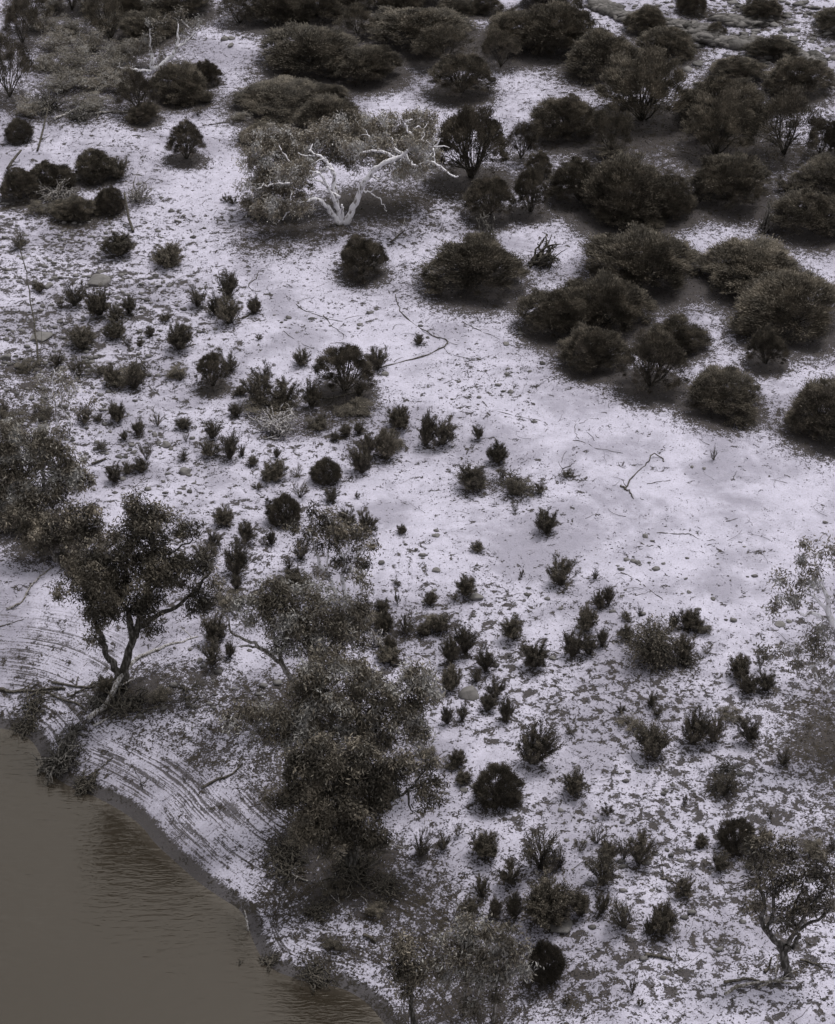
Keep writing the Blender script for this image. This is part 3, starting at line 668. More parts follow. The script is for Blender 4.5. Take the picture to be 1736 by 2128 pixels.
gum('grey-leaved spreading gum with long bare limb reaching left, behind the broad gum', (668, 1475), [
  L([(668, 1478), (625, 1436), (590, 1386), (562, 1361), (533, 1346), (497, 1343)], .16, .03, 0, .4), L([(562, 1361), (530, 1336), (504, 1328), (482, 1314), (472, 1285), (450, 1264)], .08, .02, .1, .9), L([(668, 1478), (650, 1400), (640, 1330), (620, 1280), (600, 1240)], .16, .04, 0, 1),
  L([(650, 1400), (690, 1340), (720, 1290), (745, 1250)], .11, .03, .2, 1), L([(590, 1386), (572, 1330), (560, 1280), (560, 1240)], .07, .02, .2, .9), L([(640, 1330), (660, 1270), (660, 1225)], .07, .02, .3, 1.2)],
 [(565, 1222, 26, 18, 1), (540, 1270, 32, 26, .6), (594, 1274, 42, 30, .6), (591, 1244, 36, 20, 1), (645, 1226, 32, 18, 1.2), (700, 1272, 52, 34, .8), (627, 1296, 52, 28, .4), (717, 1318, 50, 26, .4), (585, 1328, 24, 26, .2), (757, 1268, 22, 18, .9), (752, 1206, 18, 12, 1.1),
  (640, 1345, 36, 20, 0), (500, 1250, 20, 14, .8)],
 M['mid_bark'], M['gumleaf'], seed=14, per=66, dens=1.3)
gum('broad grey gum with wide pale crown spreading over bare ground, middle of the bank', (716, 1660), [
  L([(716, 1662), (700, 1600), (670, 1540), (650, 1480), (655, 1420), (670, 1385)], .22, .04, 0, 1), L([(700, 1600), (740, 1540), (780, 1480), (840, 1440), (870, 1410)], .16, .03, 0, .8), L([(670, 1540), (610, 1510), (560, 1500), (505, 1488)], .11, .03, .2, .4), L([(740, 1540), (750, 1460), (745, 1400)], .08, .03, .2, .9)],
 [(681, 1386, 50, 26, 1), (645, 1420, 44, 26, .8), (743, 1404, 36, 30, 1), (861, 1406, 42, 22, 1), (884, 1436, 28, 18, .8), (789, 1448, 50, 28, .7), (692, 1466, 64, 32, .4), (591, 1487, 44, 22, .2), (512, 1490, 42, 20, .2), (843, 1480, 38, 28, .5), (868, 1520, 26, 24, .3),
  (800, 1512, 56, 24, .2), (640, 1525, 60, 24, 0), (740, 1540, 60, 22, 0), (560, 1520, 30, 14, 0)],
 M['mid_bark'], M['gumleaf'], seed=15, per=80, dens=1.45)
gum('dark dense gum with heavy black crown low over the stepped bank', (738, 1806), [
  L([(738, 1808), (720, 1740), (690, 1690), (660, 1640), (640, 1590)], .24, .05, 0, .4), L([(720, 1740), (760, 1690), (790, 1640), (800, 1590)], .16, .04, 0, .5), L([(760, 1690), (820, 1660), (850, 1640), (885, 1600), (905, 1585)], .06, .02, 0, .3),
  L([(850, 1640), (852, 1680), (880, 1690)], .04, .02, .1, 0), L([(690, 1690), (640, 1700), (612, 1690)], .07, .03, 0, -.1), L([(738, 1800), (700, 1770), (670, 1780)], .1, .04, 0, -.5)],
 [(690, 1580, 72, 36, .5), (635, 1610, 50, 32, .3), (760, 1600, 52, 34, .5), (832, 1588, 32, 20, .4), (650, 1672, 64, 32, 0), (740, 1672, 62, 36, 0), (606, 1645, 24, 20, .2), (700, 1728, 62, 30, -.3), (764, 1745, 40, 22, -.3), (792, 1640, 36, 30, .2), (640, 1720, 40, 20, -.3),
  (892, 1592, 16, 12, .3), (906, 1622, 13, 12, .2), (890, 1664, 22, 12, .1), (872, 1640, 14, 8, .1), (560, 1655, 14, 12, .1)],
 M['grey_bark'], M['gumleaf_dark'], seed=16, per=84, dens=1.6)
gum('leaning slender gum with forked pale trunk above scattered logs, lower right', (1637, 2027), [
  L([(1638, 2030), (1629, 1980), (1615, 1958), (1590, 1929), (1583, 1904), (1588, 1868), (1575, 1839), (1575, 1810)], .15, .03, 0, .2), L([(1629, 1982), (1634, 1972), (1651, 1965), (1658, 1948), (1655, 1930), (1647, 1897), (1665, 1854), (1670, 1830)], .12, .03, 0, .4),
  L([(1634, 1972), (1650, 1940), (1687, 1883), (1719, 1839), (1728, 1807)], .10, .03, 0, .3), L([(1592, 1932), (1608, 1890), (1604, 1839), (1600, 1800), (1622, 1775)], .07, .02, .1, .6), L([(1575, 1843), (1543, 1850), (1525, 1847)], .03, .015, .1, .1), L([(1660, 1933), (1709, 1904), (1730, 1885)], .06, .03, .1, -.2),
  L([(1590, 1930), (1605, 1940), (1604, 1930)], .05, .03, 0, -.2)],
 [(1580, 1775, 30, 18, .5), (1622, 1787, 34, 28, .6), (1574, 1816, 24, 24, .3), (1626, 1840, 28, 26, .3), (1673, 1830, 32, 24, .4), (1687, 1866, 28, 20, .2), (1570, 1880, 18, 22, 0), (1633, 1893, 24, 18, .1), (1676, 1895, 26, 14, .1), (1608, 1755, 44, 12, .8), (1723, 1822, 15, 34, .3), (1723, 1888, 14, 20, 0),
  (1644, 1922, 12, 8, 0), (1700, 1800, 20, 18, .4)],
 M['grey_bark'], M['gumleaf_black'], seed=17, per=64, dens=1.0)
gum('left young gum of the grey clump at the bottom edge, nearest the water', (862, 2128), [L([(862, 2132), (852, 2070), (843, 2023), (840, 1975)], .09, .02, 0, .3), L([(852, 2070), (870, 2030), (880, 2000)], .04, .02, 0, .1)],
 [(847, 1974, 34, 24, .4), (843, 2003, 32, 22, .2), (869, 2027, 28, 18, 0), (851, 2053, 20, 16, 0), (826, 2030, 14, 16, 0)], M['grey_bark'], M['gumleaf_dark'], seed=18, per=60, dens=1.3, group='young grey gums at the bottom edge')
gum('middle young gum of the grey clump at the bottom edge, with thin pale stem', (968, 2108), [L([(968, 2112), (966, 2077), (968, 1987), (970, 1930)], .08, .02, 0, .4), L([(967, 2040), (930, 2000), (910, 1985)], .04, .02, 0, .1), L([(967, 2050), (990, 2020), (1000, 2000)], .04, .02, 0, .1)],
 [(969, 1917, 22, 18, .6), (970, 1944, 34, 22, .4), (923, 1962, 20, 14, .3), (901, 1990, 22, 20, .1), (959, 1985, 40, 22, .2), (987, 2020, 32, 22, 0), (930, 2030, 20, 18, 0)], M['mid_bark'], M['gumleaf'], seed=19, per=60, dens=1.3, group='young grey gums at the bottom edge')
gum('right young gum of the grey clump at the bottom edge, beside the black ball bush', (1026, 2124), [L([(1026, 2128), (1031, 2077), (1038, 2020), (1045, 1960)], .08, .02, 0, .4), L([(1031, 2077), (1060, 2020), (1070, 1990)], .04, .02, 0, .1)],
 [(1032, 1940, 36, 20, .4), (1065, 1966, 30, 22, .3), (1058, 2003, 36, 22, .1), (1023, 2039, 26, 18, 0), (1038, 2066, 18, 10, 0), (1083, 2014, 14, 14, .1), (990, 2092, 22, 16, 0), (1010, 1985, 26, 20, .2)], M['mid_bark'], M['gumleaf'], seed=20, per=60, dens=1.3, group='young grey gums at the bottom edge')
gum('white-limbed gum at the right edge with thin hanging pale leaf bunches', (1784, 1560), [
  L([(1784, 1565), (1770, 1480), (1755, 1380), (1736, 1307), (1723, 1274), (1716, 1231), (1694, 1206)], .24, .04, 0, .8), L([(1726, 1282), (1701, 1246), (1673, 1233)], .08, .03, .6, .6), L([(1728, 1288), (1694, 1274), (1673, 1278), (1647, 1267), (1626, 1274)], .09, .02, .6, .3),
  L([(1755, 1380), (1723, 1364), (1694, 1382), (1669, 1386)], .09, .03, .3, 0), L([(1694, 1382), (1673, 1400)], .04, .02, 0, -.1), L([(1766, 1450), (1736, 1430), (1719, 1436), (1709, 1426), (1694, 1397)], .09, .025, .1, -.3), L([(1716, 1231), (1700, 1180), (1690, 1150)], .04, .015, .8, 1), L([(1736, 1307), (1760, 1250), (1780, 1200)], .1, .03, .5, .8)],
 [(1665, 1145, 16, 22, 1), (1687, 1174, 20, 18, .9), (1723, 1163, 16, 30, 1), (1630, 1202, 20, 10, .6), (1630, 1238, 28, 12, .4), (1600, 1260, 16, 14, .2), (1651, 1246, 20, 12, .4), (1676, 1222, 24, 16, .6), (1701, 1318, 28, 22, .3), (1640, 1357, 28, 12, 0), (1651, 1386, 16, 18, -.1), (1687, 1350, 28, 18, .1),
  (1583, 1358, 8, 20, -.1), (1723, 1397, 14, 22, 0), (1775, 1250, 30, 45, .6), (1785, 1180, 30, 35, .8), (1785, 1330, 30, 35, .4)],
 M['white_bark'], M['gumleaf_light'], 'white_gum_tree', seed=21, per=60, dens=.8, lit=.5)
gum('grey gum crowding the left edge beside the cobbles', (66, 1092), [L([(66, 1096), (60, 1050), (50, 1000), (40, 950), (25, 915)], .2, .03, 0, 1), L([(64, 1060), (90, 1020), (120, 980), (130, 950)], .13, .03, 0, .6), L([(90, 1020), (85, 960), (90, 920)], .08, .02, .2, .9), L([(64, 1060), (40, 1040), (15, 1010)], .08, .03, 0, .2)],
 [(20, 903, 32, 20, 1), (30, 938, 38, 24, .8), (90, 918, 44, 24, .9), (60, 972, 54, 28, .6), (18, 1008, 30, 24, .2), (130, 958, 42, 28, .6), (152, 998, 34, 24, .3), (92, 1024, 50, 26, .1), (45, 1045, 45, 26, 0), (0, 1075, 40, 30, 0), (-20, 960, 30, 40, .6), (-10, 1040, 30, 30, .2)],
 M['mid_bark'], M['gumleaf'], seed=22, per=84, dens=1.4)
gum('dark low gum leaning over the bank beside the twin-trunked gum, left edge', (118, 1165), [L([(118, 1168), (110, 1130), (108, 1100), (100, 1080)], .14, .03, 0, .4), L([(112, 1140), (150, 1110), (175, 1075)], .09, .03, 0, .4), L([(110, 1130), (70, 1110), (40, 1090)], .08, .03, 0, .2), L([(112, 1145), (160, 1140), (190, 1125)], .06, .02, 0, 0)],
 [(110, 1096, 52, 24, .3), (172, 1072, 34, 24, .5), (80, 1126, 40, 16, 0), (152, 1126, 40, 18, .1), (198, 1096, 14, 18, .4), (36, 1078, 30, 22, .3), (230, 1120, 22, 14, .4)],
 M['mid_bark'], M['gumleaf_dark'], seed=23, per=84, dens=1.5)
gum('thin sparse gum with spindly white stems standing in the cobbles', (132, 908), [L([(126, 910), (117, 860), (112, 810), (112, 767)], .06, .015, 0, .4), L([(140, 905), (147, 875), (128, 842), (140, 800)], .06, .015, 0, .3)],
 [(83, 774, 13, 12, .4), (115, 783, 26, 15, .4), (144, 790, 20, 16, .3), (119, 815, 24, 15, .2), (151, 819, 20, 15, .2), (192, 832, 15, 7, .1), (144, 842, 18, 10, 0), (79, 797, 10, 8, .2), (170, 845, 14, 10, 0)],
 M['white_bark'], M['gumleaf'], seed=24, per=26, dens=.8, lit=.4)
gum('pale gum with white forked limb arching right, upper left thicket', (317, 148), [
  L([(317, 150), (316, 125), (314, 105), (313, 86), (312, 60)], .13, .03, 0, .8), L([(319, 146), (345, 128), (362, 115), (368, 100), (385, 88), (402, 72), (411, 58)], .17, .04, 0, .6), L([(368, 100), (370, 75), (371, 50)], .09, .03, .3, .8), L([(317, 148), (292, 146), (270, 143), (240, 140)], .12, .04, 0, -.4),
  L([(275, 168), (252, 165), (225, 168), (210, 170)], .08, .03, -.6, -.7), L([(255, 166), (247, 185), (222, 197), (207, 190)], .07, .03, -.6, -1), L([(292, 146), (280, 155), (275, 168)], .08, .07, -.2, -.6), L([(402, 72), (395, 60), (385, 50)], .05, .02, .5, .8)],
 [(316, 55, 18, 13, 1), (316, 75, 18, 14, .8), (298, 90, 16, 14, .7), (283, 105, 18, 11, .5), (330, 100, 14, 20, .5), (370, 28, 15, 14, 1.2), (402, 44, 26, 12, 1), (354, 40, 14, 12, 1), (385, 60, 16, 10, .8), (265, 122, 24, 10, .3)],
 M['white_bark'], M['gumleaf_pale'], 'white_gum_tree', seed=25, per=30, dens=.9)

# ------------------------------------------------------------------ fallen wood
def branch(label, pts, r0, r1, mat, name='fallen_branch', lift=.0, jit=.02, side=0, cat='branch', seed=0, group='sticks lying on the sand'):
    """a stick on the ground: main stem following the points, optional side twigs"""
    rg = np.random.default_rng(seed+int(pts[0][0]))
    W3 = [np.array(ground_pt(*p[:2]))+np.array([0, 0, (p[2] if len(p) > 2 else 0)+lift]) for p in pts]
    o0 = W3[0].copy(); k_ = .62 if r0 < .045 else .85; rad = np.linspace(r0*k_, r1*k_, len(W3))*(.85+.3*rg.random(len(W3))); tb = Tubes(6)
    P, Rr = smooth_line([q-o0+np.array([0, 0, r*.7]) for q, r in zip(W3, rad)], rad, 4, jit, rg)
    tb.add(P, Rr)
    for _ in range(side):
        k = rg.integers(1, len(P)-1); L0 = .3+.9*rg.random(); d = nrm(rg.normal(size=3)*np.array([1, 1, .25])+nrm(P[-1]-P[0])*.8); d[2] = abs(d[2])*.6
        e = P[k]+d*L0; e[2] = max(e[2], 0.02+height(e[0]+o0[0], e[1]+o0[1])[0]-o0[2])
        c = curve(P[k], e, .12, rg, 5, .02); tb.add(c, np.linspace(Rr[k]*.6, .008, 5))
    o = obj(name, tb.mesh(name, mat), None, tuple(o0)); tag(o, label, cat, group)
    return o
dw, dk = M['dead_wood'], M['dark_wood']
branch('pale fallen trunk lying up the bank past the foot of the twin-trunked gum', [(184, 1501), (223, 1469), (252, 1438, .5), (284, 1411, .7), (324, 1390, .7), (371, 1368, .6), (414, 1350, .5)], .15, .04, dw, 'fallen_tree', .1, .02, 3, 'trunk', group=None)
branch('long hooked thin stick curling over open sand, left of the domes', [(822, 612), (829, 640), (845, 661), (880, 686), (905, 700), (925, 705), (931, 712), (920, 723), (880, 741), (835, 752), (790, 765)], .035, .05, dk)
branch('thin curved stick sweeping right from the long hooked stick', [(923, 722), (930, 733), (960, 743), (1000, 746), (1025, 737)], .025, .012, dk)
branch('straight thin stick right of the hooked stick, pointing down right', [(962, 670), (985, 682), (1010, 692), (1038, 705)], .035, .015, dk, side=1)
branch('Y-shaped dark fallen branch on open sand with arched upper end', [(1380, 960), (1374, 951), (1355, 951, .15), (1345, 963), (1320, 985), (1304, 1010), (1298, 1018)], .04, .05, dk, side=2)
branch('short crooked stick below the Y-shaped fallen branch', [(1290, 1010), (1302, 1018), (1310, 1024), (1317, 1038)], .05, .02, dk)
branch('burnt leaning stump standing on the upper cobbles', [(277, 484), (270, 470, .35), (262, 448, 1.2)], .10, .07, dk, 'leaning_stump', 0, .01, 0, 'stump', group=None)
branch('thin black dead sapling standing in the cobbles at left', [(82, 760), (76, 720, 1.2), (68, 680, 2.4), (58, 655, 3.3), (50, 628, 4.3)], .055, .012, dk, 'dead_sapling', 0, .02, 0, 'sapling', group=None)
branch('small dead side stem beside the thin black dead sapling', [(84, 760), (88, 742, .5), (93, 715, 1.2)], .03, .012, dk, 'dead_sapling', 0, .01, 0, 'sapling', group=None)
branch('stick joining the two shrubs below the leaning stump', [(265, 530), (290, 533), (318, 532), (340, 528)], .03, .03, dk)
branch('winding stick above the pair of shrubs at upper middle left', [(538, 566), (533, 580), (518, 590), (523, 604), (540, 610, .1)], .03, .03, dk, side=3)
branch('crooked stick under the small shrub right of the three-part shrub', [(505, 662), (520, 655), (530, 640), (538, 620)], .06, .02, dk)
branch('long thin pale vine stick on sand left of the hooked stick', [(595, 615), (625, 640), (650, 652), (680, 662), (712, 668)], .03, .02, dk, side=3)
branch('second thin stick below the pale vine stick', [(672, 655), (688, 675), (705, 688), (715, 700), (708, 714)], .028, .015, dk, side=1)
branch('two-pronged thin stick above the small shrub by the fan bush', [(590, 688), (612, 705), (640, 720), (668, 732)], .022, .012, dk, side=1)
branch('short horizontal stick above the broad fan-shaped bush', [(686, 714), (715, 713), (733, 716)], .022, .015, dk)
branch('dark stick below the broad fan-shaped bush', [(662, 828), (695, 827), (735, 817)], .06, .03, dk, side=2)
branch('thin bent stick on sand right of centre', [(1003, 834), (1018, 848), (1050, 859), (1090, 868), (1128, 877), (1140, 888), (1128, 902), (1102, 911)], .025, .015, dk, side=1)
branch('curved twig arc below the litter of the right domes', [(1206, 872), (1195, 888), (1200, 908), (1212, 920)], .02, .012, dk)
branch('long low twig running down right above the Y-shaped branch', [(1190, 916), (1215, 920), (1240, 932), (1270, 938), (1295, 942)], .022, .012, dk)
branch('small stick arc right above the left domes shade', [(1106, 807), (1118, 802), (1130, 796)], .022, .012, dk, side=1)
branch('thin horizontal stick low on open sand, longest there', [(1365, 1108), (1400, 1110), (1432, 1110), (1455, 1120), (1490, 1124), (1530, 1125)], .03, .015, dk, side=1)
branch('wavy stick below the small rock on open sand', [(1332, 1128), (1345, 1135), (1365, 1134), (1378, 1146)], .03, .015, dk, side=1)
branch('short dark stick at right of open sand', [(1503, 1085), (1520, 1082), (1534, 1077)], .03, .015, dk)
branch('thin stick near right edge of open sand', [(1630, 987), (1645, 991), (1666, 986)], .025, .012, dk)
branch('diagonal thin stick above the small shrub pair, lower right of centre', [(1290, 1190), (1318, 1202), (1340, 1218), (1360, 1234), (1378, 1247)], .028, .02, dk, side=2)
branch('faint double stick on open sand', [(1345, 1006), (1365, 1003), (1392, 998)], .02, .012, dk)
branch('stick beside the lone dome bush over open sand', [(1545, 786), (1565, 790), (1582, 801)], .03, .02, dk, side=2)
branch('dark curved stick at foot of the left domes', [(1078, 680), (1083, 692), (1100, 703)], .06, .02, dk)
branch('upper pale log of the pile beneath the leaning lower right gum', [(1504, 2045), (1525, 2042), (1560, 2038), (1578, 2043)], .07, .04, dk, 'log', .05, .01, 0, 'log', group='logs by the leaning gum')
branch('longest pale log of the pile beneath the leaning lower right gum', [(1506, 2072), (1530, 2058), (1560, 2050), (1600, 2045), (1645, 2048)], .08, .04, M['mid_bark'], 'log', .08, .01, 1, 'log', group='logs by the leaning gum')
branch('dark short log left of the leaning gum trunk', [(1590, 2024), (1597, 2014), (1602, 2006, .3)], .07, .04, dk, 'log', .03, .01, 0, 'log', group='logs by the leaning gum')
branch('crossing log in the pile beneath the leaning lower right gum', [(1575, 2060), (1605, 2046), (1640, 2040)], .06, .04, M['mid_bark'], 'log', .12, .01, 1, 'log', group='logs by the leaning gum')
branch('stick right of the leaning gum trunk', [(1662, 1996), (1685, 2000), (1708, 2011)], .05, .03, dk, side=1)
branch('dark log below the leafy shrub row, lower right', [(1340, 1986), (1365, 1989), (1398, 1997)], .06, .05, dk, 'log', .03, .01, 1, 'log', group=None)
branch('spiky dead twig left below the dark log', [(1385, 2010), (1400, 2020), (1420, 2018, .2)], .03, .02, dk, side=5)
branch('dark slanting stick beside the low shrub at lower right', [(1373, 1826), (1390, 1832), (1420, 1838)], .05, .03, dk, side=1)
branch('thin forked stick between the shrubs at lower right', [(1330, 1836), (1350, 1842), (1368, 1856)], .03, .02, dk, side=2)
branch('straight stick left of the leaning gum', [(1560, 1998), (1590, 1995), (1640, 2000)], .02, .012, dk, side=2)
branch('bare branch fallen on the slope left of the dark gum', [(420, 1638), (450, 1622), (480, 1612), (497, 1595), (505, 1588)], .06, .03, dk)
branch('dark branch jutting over the shore bank toward the root mass', [(190, 1612), (210, 1600), (225, 1585), (235, 1577)], .05, .03, dk)
branch('long bare branch sagging on the pale bank at far left', [(14, 1268), (42, 1255), (60, 1225), (85, 1198), (110, 1178)], .05, .03, M['mid_bark'], side=2)
branch('black stick across the pale bank at left edge', [(0, 1303), (25, 1295), (50, 1287)], .04, .02, dk)
branch('long dark root line on the lower left bank', [(0, 1436), (30, 1440), (70, 1438), (105, 1432), (136, 1434)], .08, .06, dk, side=4)
branch('second dark root line below, running toward the fallen trunk', [(60, 1450), (95, 1440), (130, 1455), (165, 1465), (180, 1480)], .06, .04, dk, side=4)
branch('thin stick from twin-trunked gum foot across bank to left', [(110, 1420), (160, 1428), (210, 1425), (238, 1412)], .06, .04, dk, side=3)
branch('slanting dark stick between root lines and gum foot', [(140, 1448), (170, 1437), (195, 1418)], .05, .03, dk, side=2)
branch('lower pale branch in front of the fallen trunk', [(195, 1510), (225, 1495), (262, 1480)], .07, .03, dw, side=2)
branch('curved dark branch right of the fallen trunk', [(275, 1500), (292, 1485), (315, 1472), (335, 1465)], .05, .03, dk, side=2)
branch('dead limb resting on litter right of the white forked gum', [(812, 504), (828, 490), (842, 482, .1)], .06, .03, dk, side=2)
branch('small white dead branch on litter below the white forked gum', [(822, 493), (835, 482, .2), (842, 470, .5)], .04, .015, dw, side=3)
branch('horizontal double stick on upper path', [(421, 261), (445, 259), (485, 253)], .05, .03, dk, side=2)
branch('leaning dark log at far left above the bush heap', [(16, 355), (28, 345, .2), (46, 330, .4)], .11, .08, dk, 'log', .05, .01, 1, 'log', group=None)
branch('dead branch propped up near the left edge ball bush', [(78, 315), (92, 290, .6), (104, 268, 1.2), (110, 250, 1.8)], .07, .02, dk, side=3)
branch('black drooping log on slope left of the small shrubs, mid left', [(192, 967), (205, 962), (220, 955)], .07, .06, dk, 'log', .03, .01, 0, 'log', group=None)
branch('pale branch lying across the thicket floor', [(170, 240), (200, 237), (235, 234), (270, 235)], .10, .05, M['mid_bark'], side=3)
branch('light driftwood branch at thicket edge, upper left', [(113, 250), (135, 240), (155, 228), (165, 222)], .10, .06, dw, side=4)
branch('pale stick standing at the waterline', [(516, 1935), (514, 1928, .25), (510, 1918, .6)], .05, .03, dw, 'driftwood', 0, .01, 0, 'driftwood', group=None)
branch('long pale curved branch on bank below the dark gum', [(572, 1788), (570, 1805), (600, 1815), (640, 1832)], .05, .03, M['mid_bark'], side=3)
branch('thin branch hanging down the bank below the dark gum', [(697, 1815), (700, 1845), (705, 1875), (722, 1895), (740, 1915)], .04, .02, M['mid_bark'], side=2)
branch('second thin branch down the bank, right of the hanging one', [(728, 1825), (745, 1855), (770, 1885)], .035, .02, M['mid_bark'], side=1)
branch('pale dead limb below the dark gum crown', [(706, 1785), (730, 1775, .2), (760, 1766, .4), (790, 1762, .4), (812, 1768, .2)], .06, .03, dw, side=3)
branch('dark curved log on the stepped bank below the litter', [(755, 1946), (768, 1950), (782, 1960)], .07, .05, dk, 'log', .03, .01, 0, 'log', group=None)

def tangle(label, c, wpx, hm, n, mat, name='dead_brush', seed=0, fan=None, r=.035, cat='dead brush', leaf=None, group='heaps of dead branches'):
    """heap of dead branches radiating from one foot"""
    rg = np.random.default_rng(900+seed); x, y, z = ground_pt(*c); s = mpp(y, z); Rr = wpx*s/2
    tb = Tubes(5); LP = []; LD = []
    for i in range(n):
        a = rg.random()*2*pi if fan is None else R(fan[0]+(fan[1]-fan[0])*rg.random())
        q = Rr*(.45+.55*rg.random()); e = np.array([cos(a)*q, sin(a)*q, hm*(.05+.95*rg.random()**1.5)])
        gz = height(x+e[0], y+e[1])[0]-z; e[2] += gz
        s0 = np.array([rg.normal()*.2*Rr, rg.normal()*.2*Rr, hm*.25*rg.random()])
        p = curve(s0, e, .18, rg, 7, .04*Rr); p[:, 2] = np.maximum(p[:, 2], .01+height(p[:, 0]+x, p[:, 1]+y)-z)
        r1 = r*(.5+.9*rg.random()); tb.add(p, np.linspace(r1, r1*.25, 7))
        for k in range(rg.integers(1, 5)):
            b0 = p[rg.integers(2, 6)]; b1 = b0+rg.normal(size=3)*np.array([.28, .28, .16])*Rr*.8; b1[2] = max(b1[2], gz+.02)
            tb.add(curve(b0, b1, .2, rg, 4, .01), np.linspace(r1*.45, r1*.15, 4))
            if leaf: m = 40; LP.append(b1+rg.normal(size=(m, 3))*.14); LD.append(nrm(rg.normal(size=(m, 3))+np.array([0, 0, .5])))
    if leaf:
        root = obj(name, None, None, (x, y, z)); obj('branches', tb.mesh(name, mat), root)
        V, F = leaves(np.concatenate(LP), np.concatenate(LD), .13, .03, rg); obj('foliage', mesh('foliage', V, F, leaf), root)
    else: root = obj(name, tb.mesh(name, mat), None, (x, y, z))
    tag(root, label, cat, group); LITTER.append((x, y, Rr*1.05, .55))
    return root
tangle('pale dead root tangle in front of the dark shrub clump, left of centre', (578, 893), 115, 1.0, 46, dw, seed=1, r=.055)
tangle('dark root mass hanging over the water at the shore', (128, 1588), 120, .8, 70, M['grey_bark'], seed=2, r=.05)
tangle('lower dark roots trailing along the waterline right of the root mass', (180, 1636), 70, .4, 40, dk, seed=31, r=.04)
tangle('thin dark driftwood strip at waterline, far left', (50, 1515), 90, .25, 34, dk, seed=32, r=.03)
tangle('driftwood caught on the far left bank below the root lines', (70, 1470), 110, .3, 30, dk, seed=33, r=.035)
tangle('dark driftwood on the bank between fallen trunk and root mass', (150, 1530), 90, .3, 26, M['grey_bark'], seed=34, r=.035)
tangle('tangled dead boughs left of the fallen trunk foot', (205, 1465), 90, .5, 36, M['grey_bark'], seed=35, r=.045)
tangle('dead twigs at left foot of the dark gum on the bank', (590, 1775), 120, .5, 34, dk, seed=36, r=.035)
tangle('dead sticks strewn right of the hanging bank branch', (800, 1850), 120, .3, 30, dk, seed=37, r=.03)
tangle('thin dead twigs by the stony slope above the dark gum', (400, 1450), 110, .25, 24, dk, seed=38, r=.025)
tangle('dead fallen tree with dark bare twigs behind the dome bush', (1118, 548), 100, 1.3, 34, dk, seed=3, fan=(-40, 80), r=.07)
tangle('bleached crooked dead limbs behind the dome bush', (1012, 510), 80, 1.6, 14, M['grey_bark'], seed=4, fan=(20, 160), r=.06)
tangle('dead brush heap right of the shrub heap, upper left', (288, 418), 78, 1.3, 40, M['mid_bark'], seed=5, r=.035)
tangle('bare pale sticks filling the middle of the shrub heap, upper left', (118, 410), 110, 1.0, 44, M['mid_bark'], seed=6, r=.035)
tangle('dead forked stump with upright bare limbs beside the right edge dome', (1590, 482), 52, 1.5, 9, M['grey_bark'], seed=7, r=.08, name='dead_stump', cat='stump', group=None)
tangle('white dead branch pile at right rim of the grey gums', (785, 1342), 50, .9, 18, dw, seed=8, r=.045)
tangle('dark dead branches around the foot of the twin-trunked gum', (262, 1470), 120, .6, 46, dk, seed=9, r=.05)
tangle('black stick heap on bank left of the hanging branch', (600, 1805), 120, .5, 34, dk, seed=10, r=.045)
tangle('black stick heap lower on the bank, right of the first', (655, 1892), 90, .4, 30, dk, seed=11, r=.04)
tangle('dark dead branches under the dense gum', (735, 1812), 150, .8, 44, dk, seed=12, r=.05)
tangle('bent-over bush of long black stems bowed to the left', (1385, 1378), 150, 2.0, 60, dk, seed=13, fan=(110, 200), r=.03, name='bent_bush', cat='bush', leaf=M['shrub'], group=None)
tangle('dead twiggy branches right beside the bent-over bush', (1430, 1380), 60, .7, 18, dk, seed=14, r=.035)
tangle('dark twig heap behind the twin shrubs, right of centre', (1048, 1005), 100, .5, 18, dk, seed=15, r=.025)
tangle('twiggy dead shrub on sand right of the litter shrubs', (1180, 990), 60, .7, 16, dk, seed=16, r=.022)
tangle('bare twigs between the path and the dark tangle, left thicket', (165, 250), 80, .9, 30, M['grey_bark'], seed=17, r=.04)
tangle('dead brush in the thicket beside the open forked bush', (100, 225), 110, 1.1, 40, M['grey_bark'], seed=18, r=.045)
tangle('dark stick litter along the shore by the bend', (660, 2032), 110, .25, 36, dk, seed=19, r=.03)
tangle('dark stick litter along the shore at the small point', (560, 2000), 60, .25, 20, dk, seed=20, r=.03)
tangle('bare upper twigs of a half-dead bush against the top clearing', (1010, 300), 80, 2.6, 16, M['grey_bark'], seed=21, fan=(20, 100), r=.04)
tangle('flattened dark brush with fine stems, left of the pale logs mound', (1500, 1640), 80, .35, 26, dk, seed=22, r=.025)
tangle('low dead spray right of the lower right two-part shrub', (1512, 1600), 70, .35, 24, M['grey_bark'], seed=23, r=.02)
tangle('black dead brush under the left edge gum', (70, 1100), 150, .7, 40, M['grey_bark'], seed=24, r=.06)
tangle('dead brush below the pair of mid left shrubs', (282, 775), 90, .5, 24, dk, seed=25, r=.03)
tangle('small floating snag in the water off the point', (502, 2012), 26, .3, 7, dk, seed=26, r=.03, name='snag', cat='snag', group=None).location.z = ZW-.03

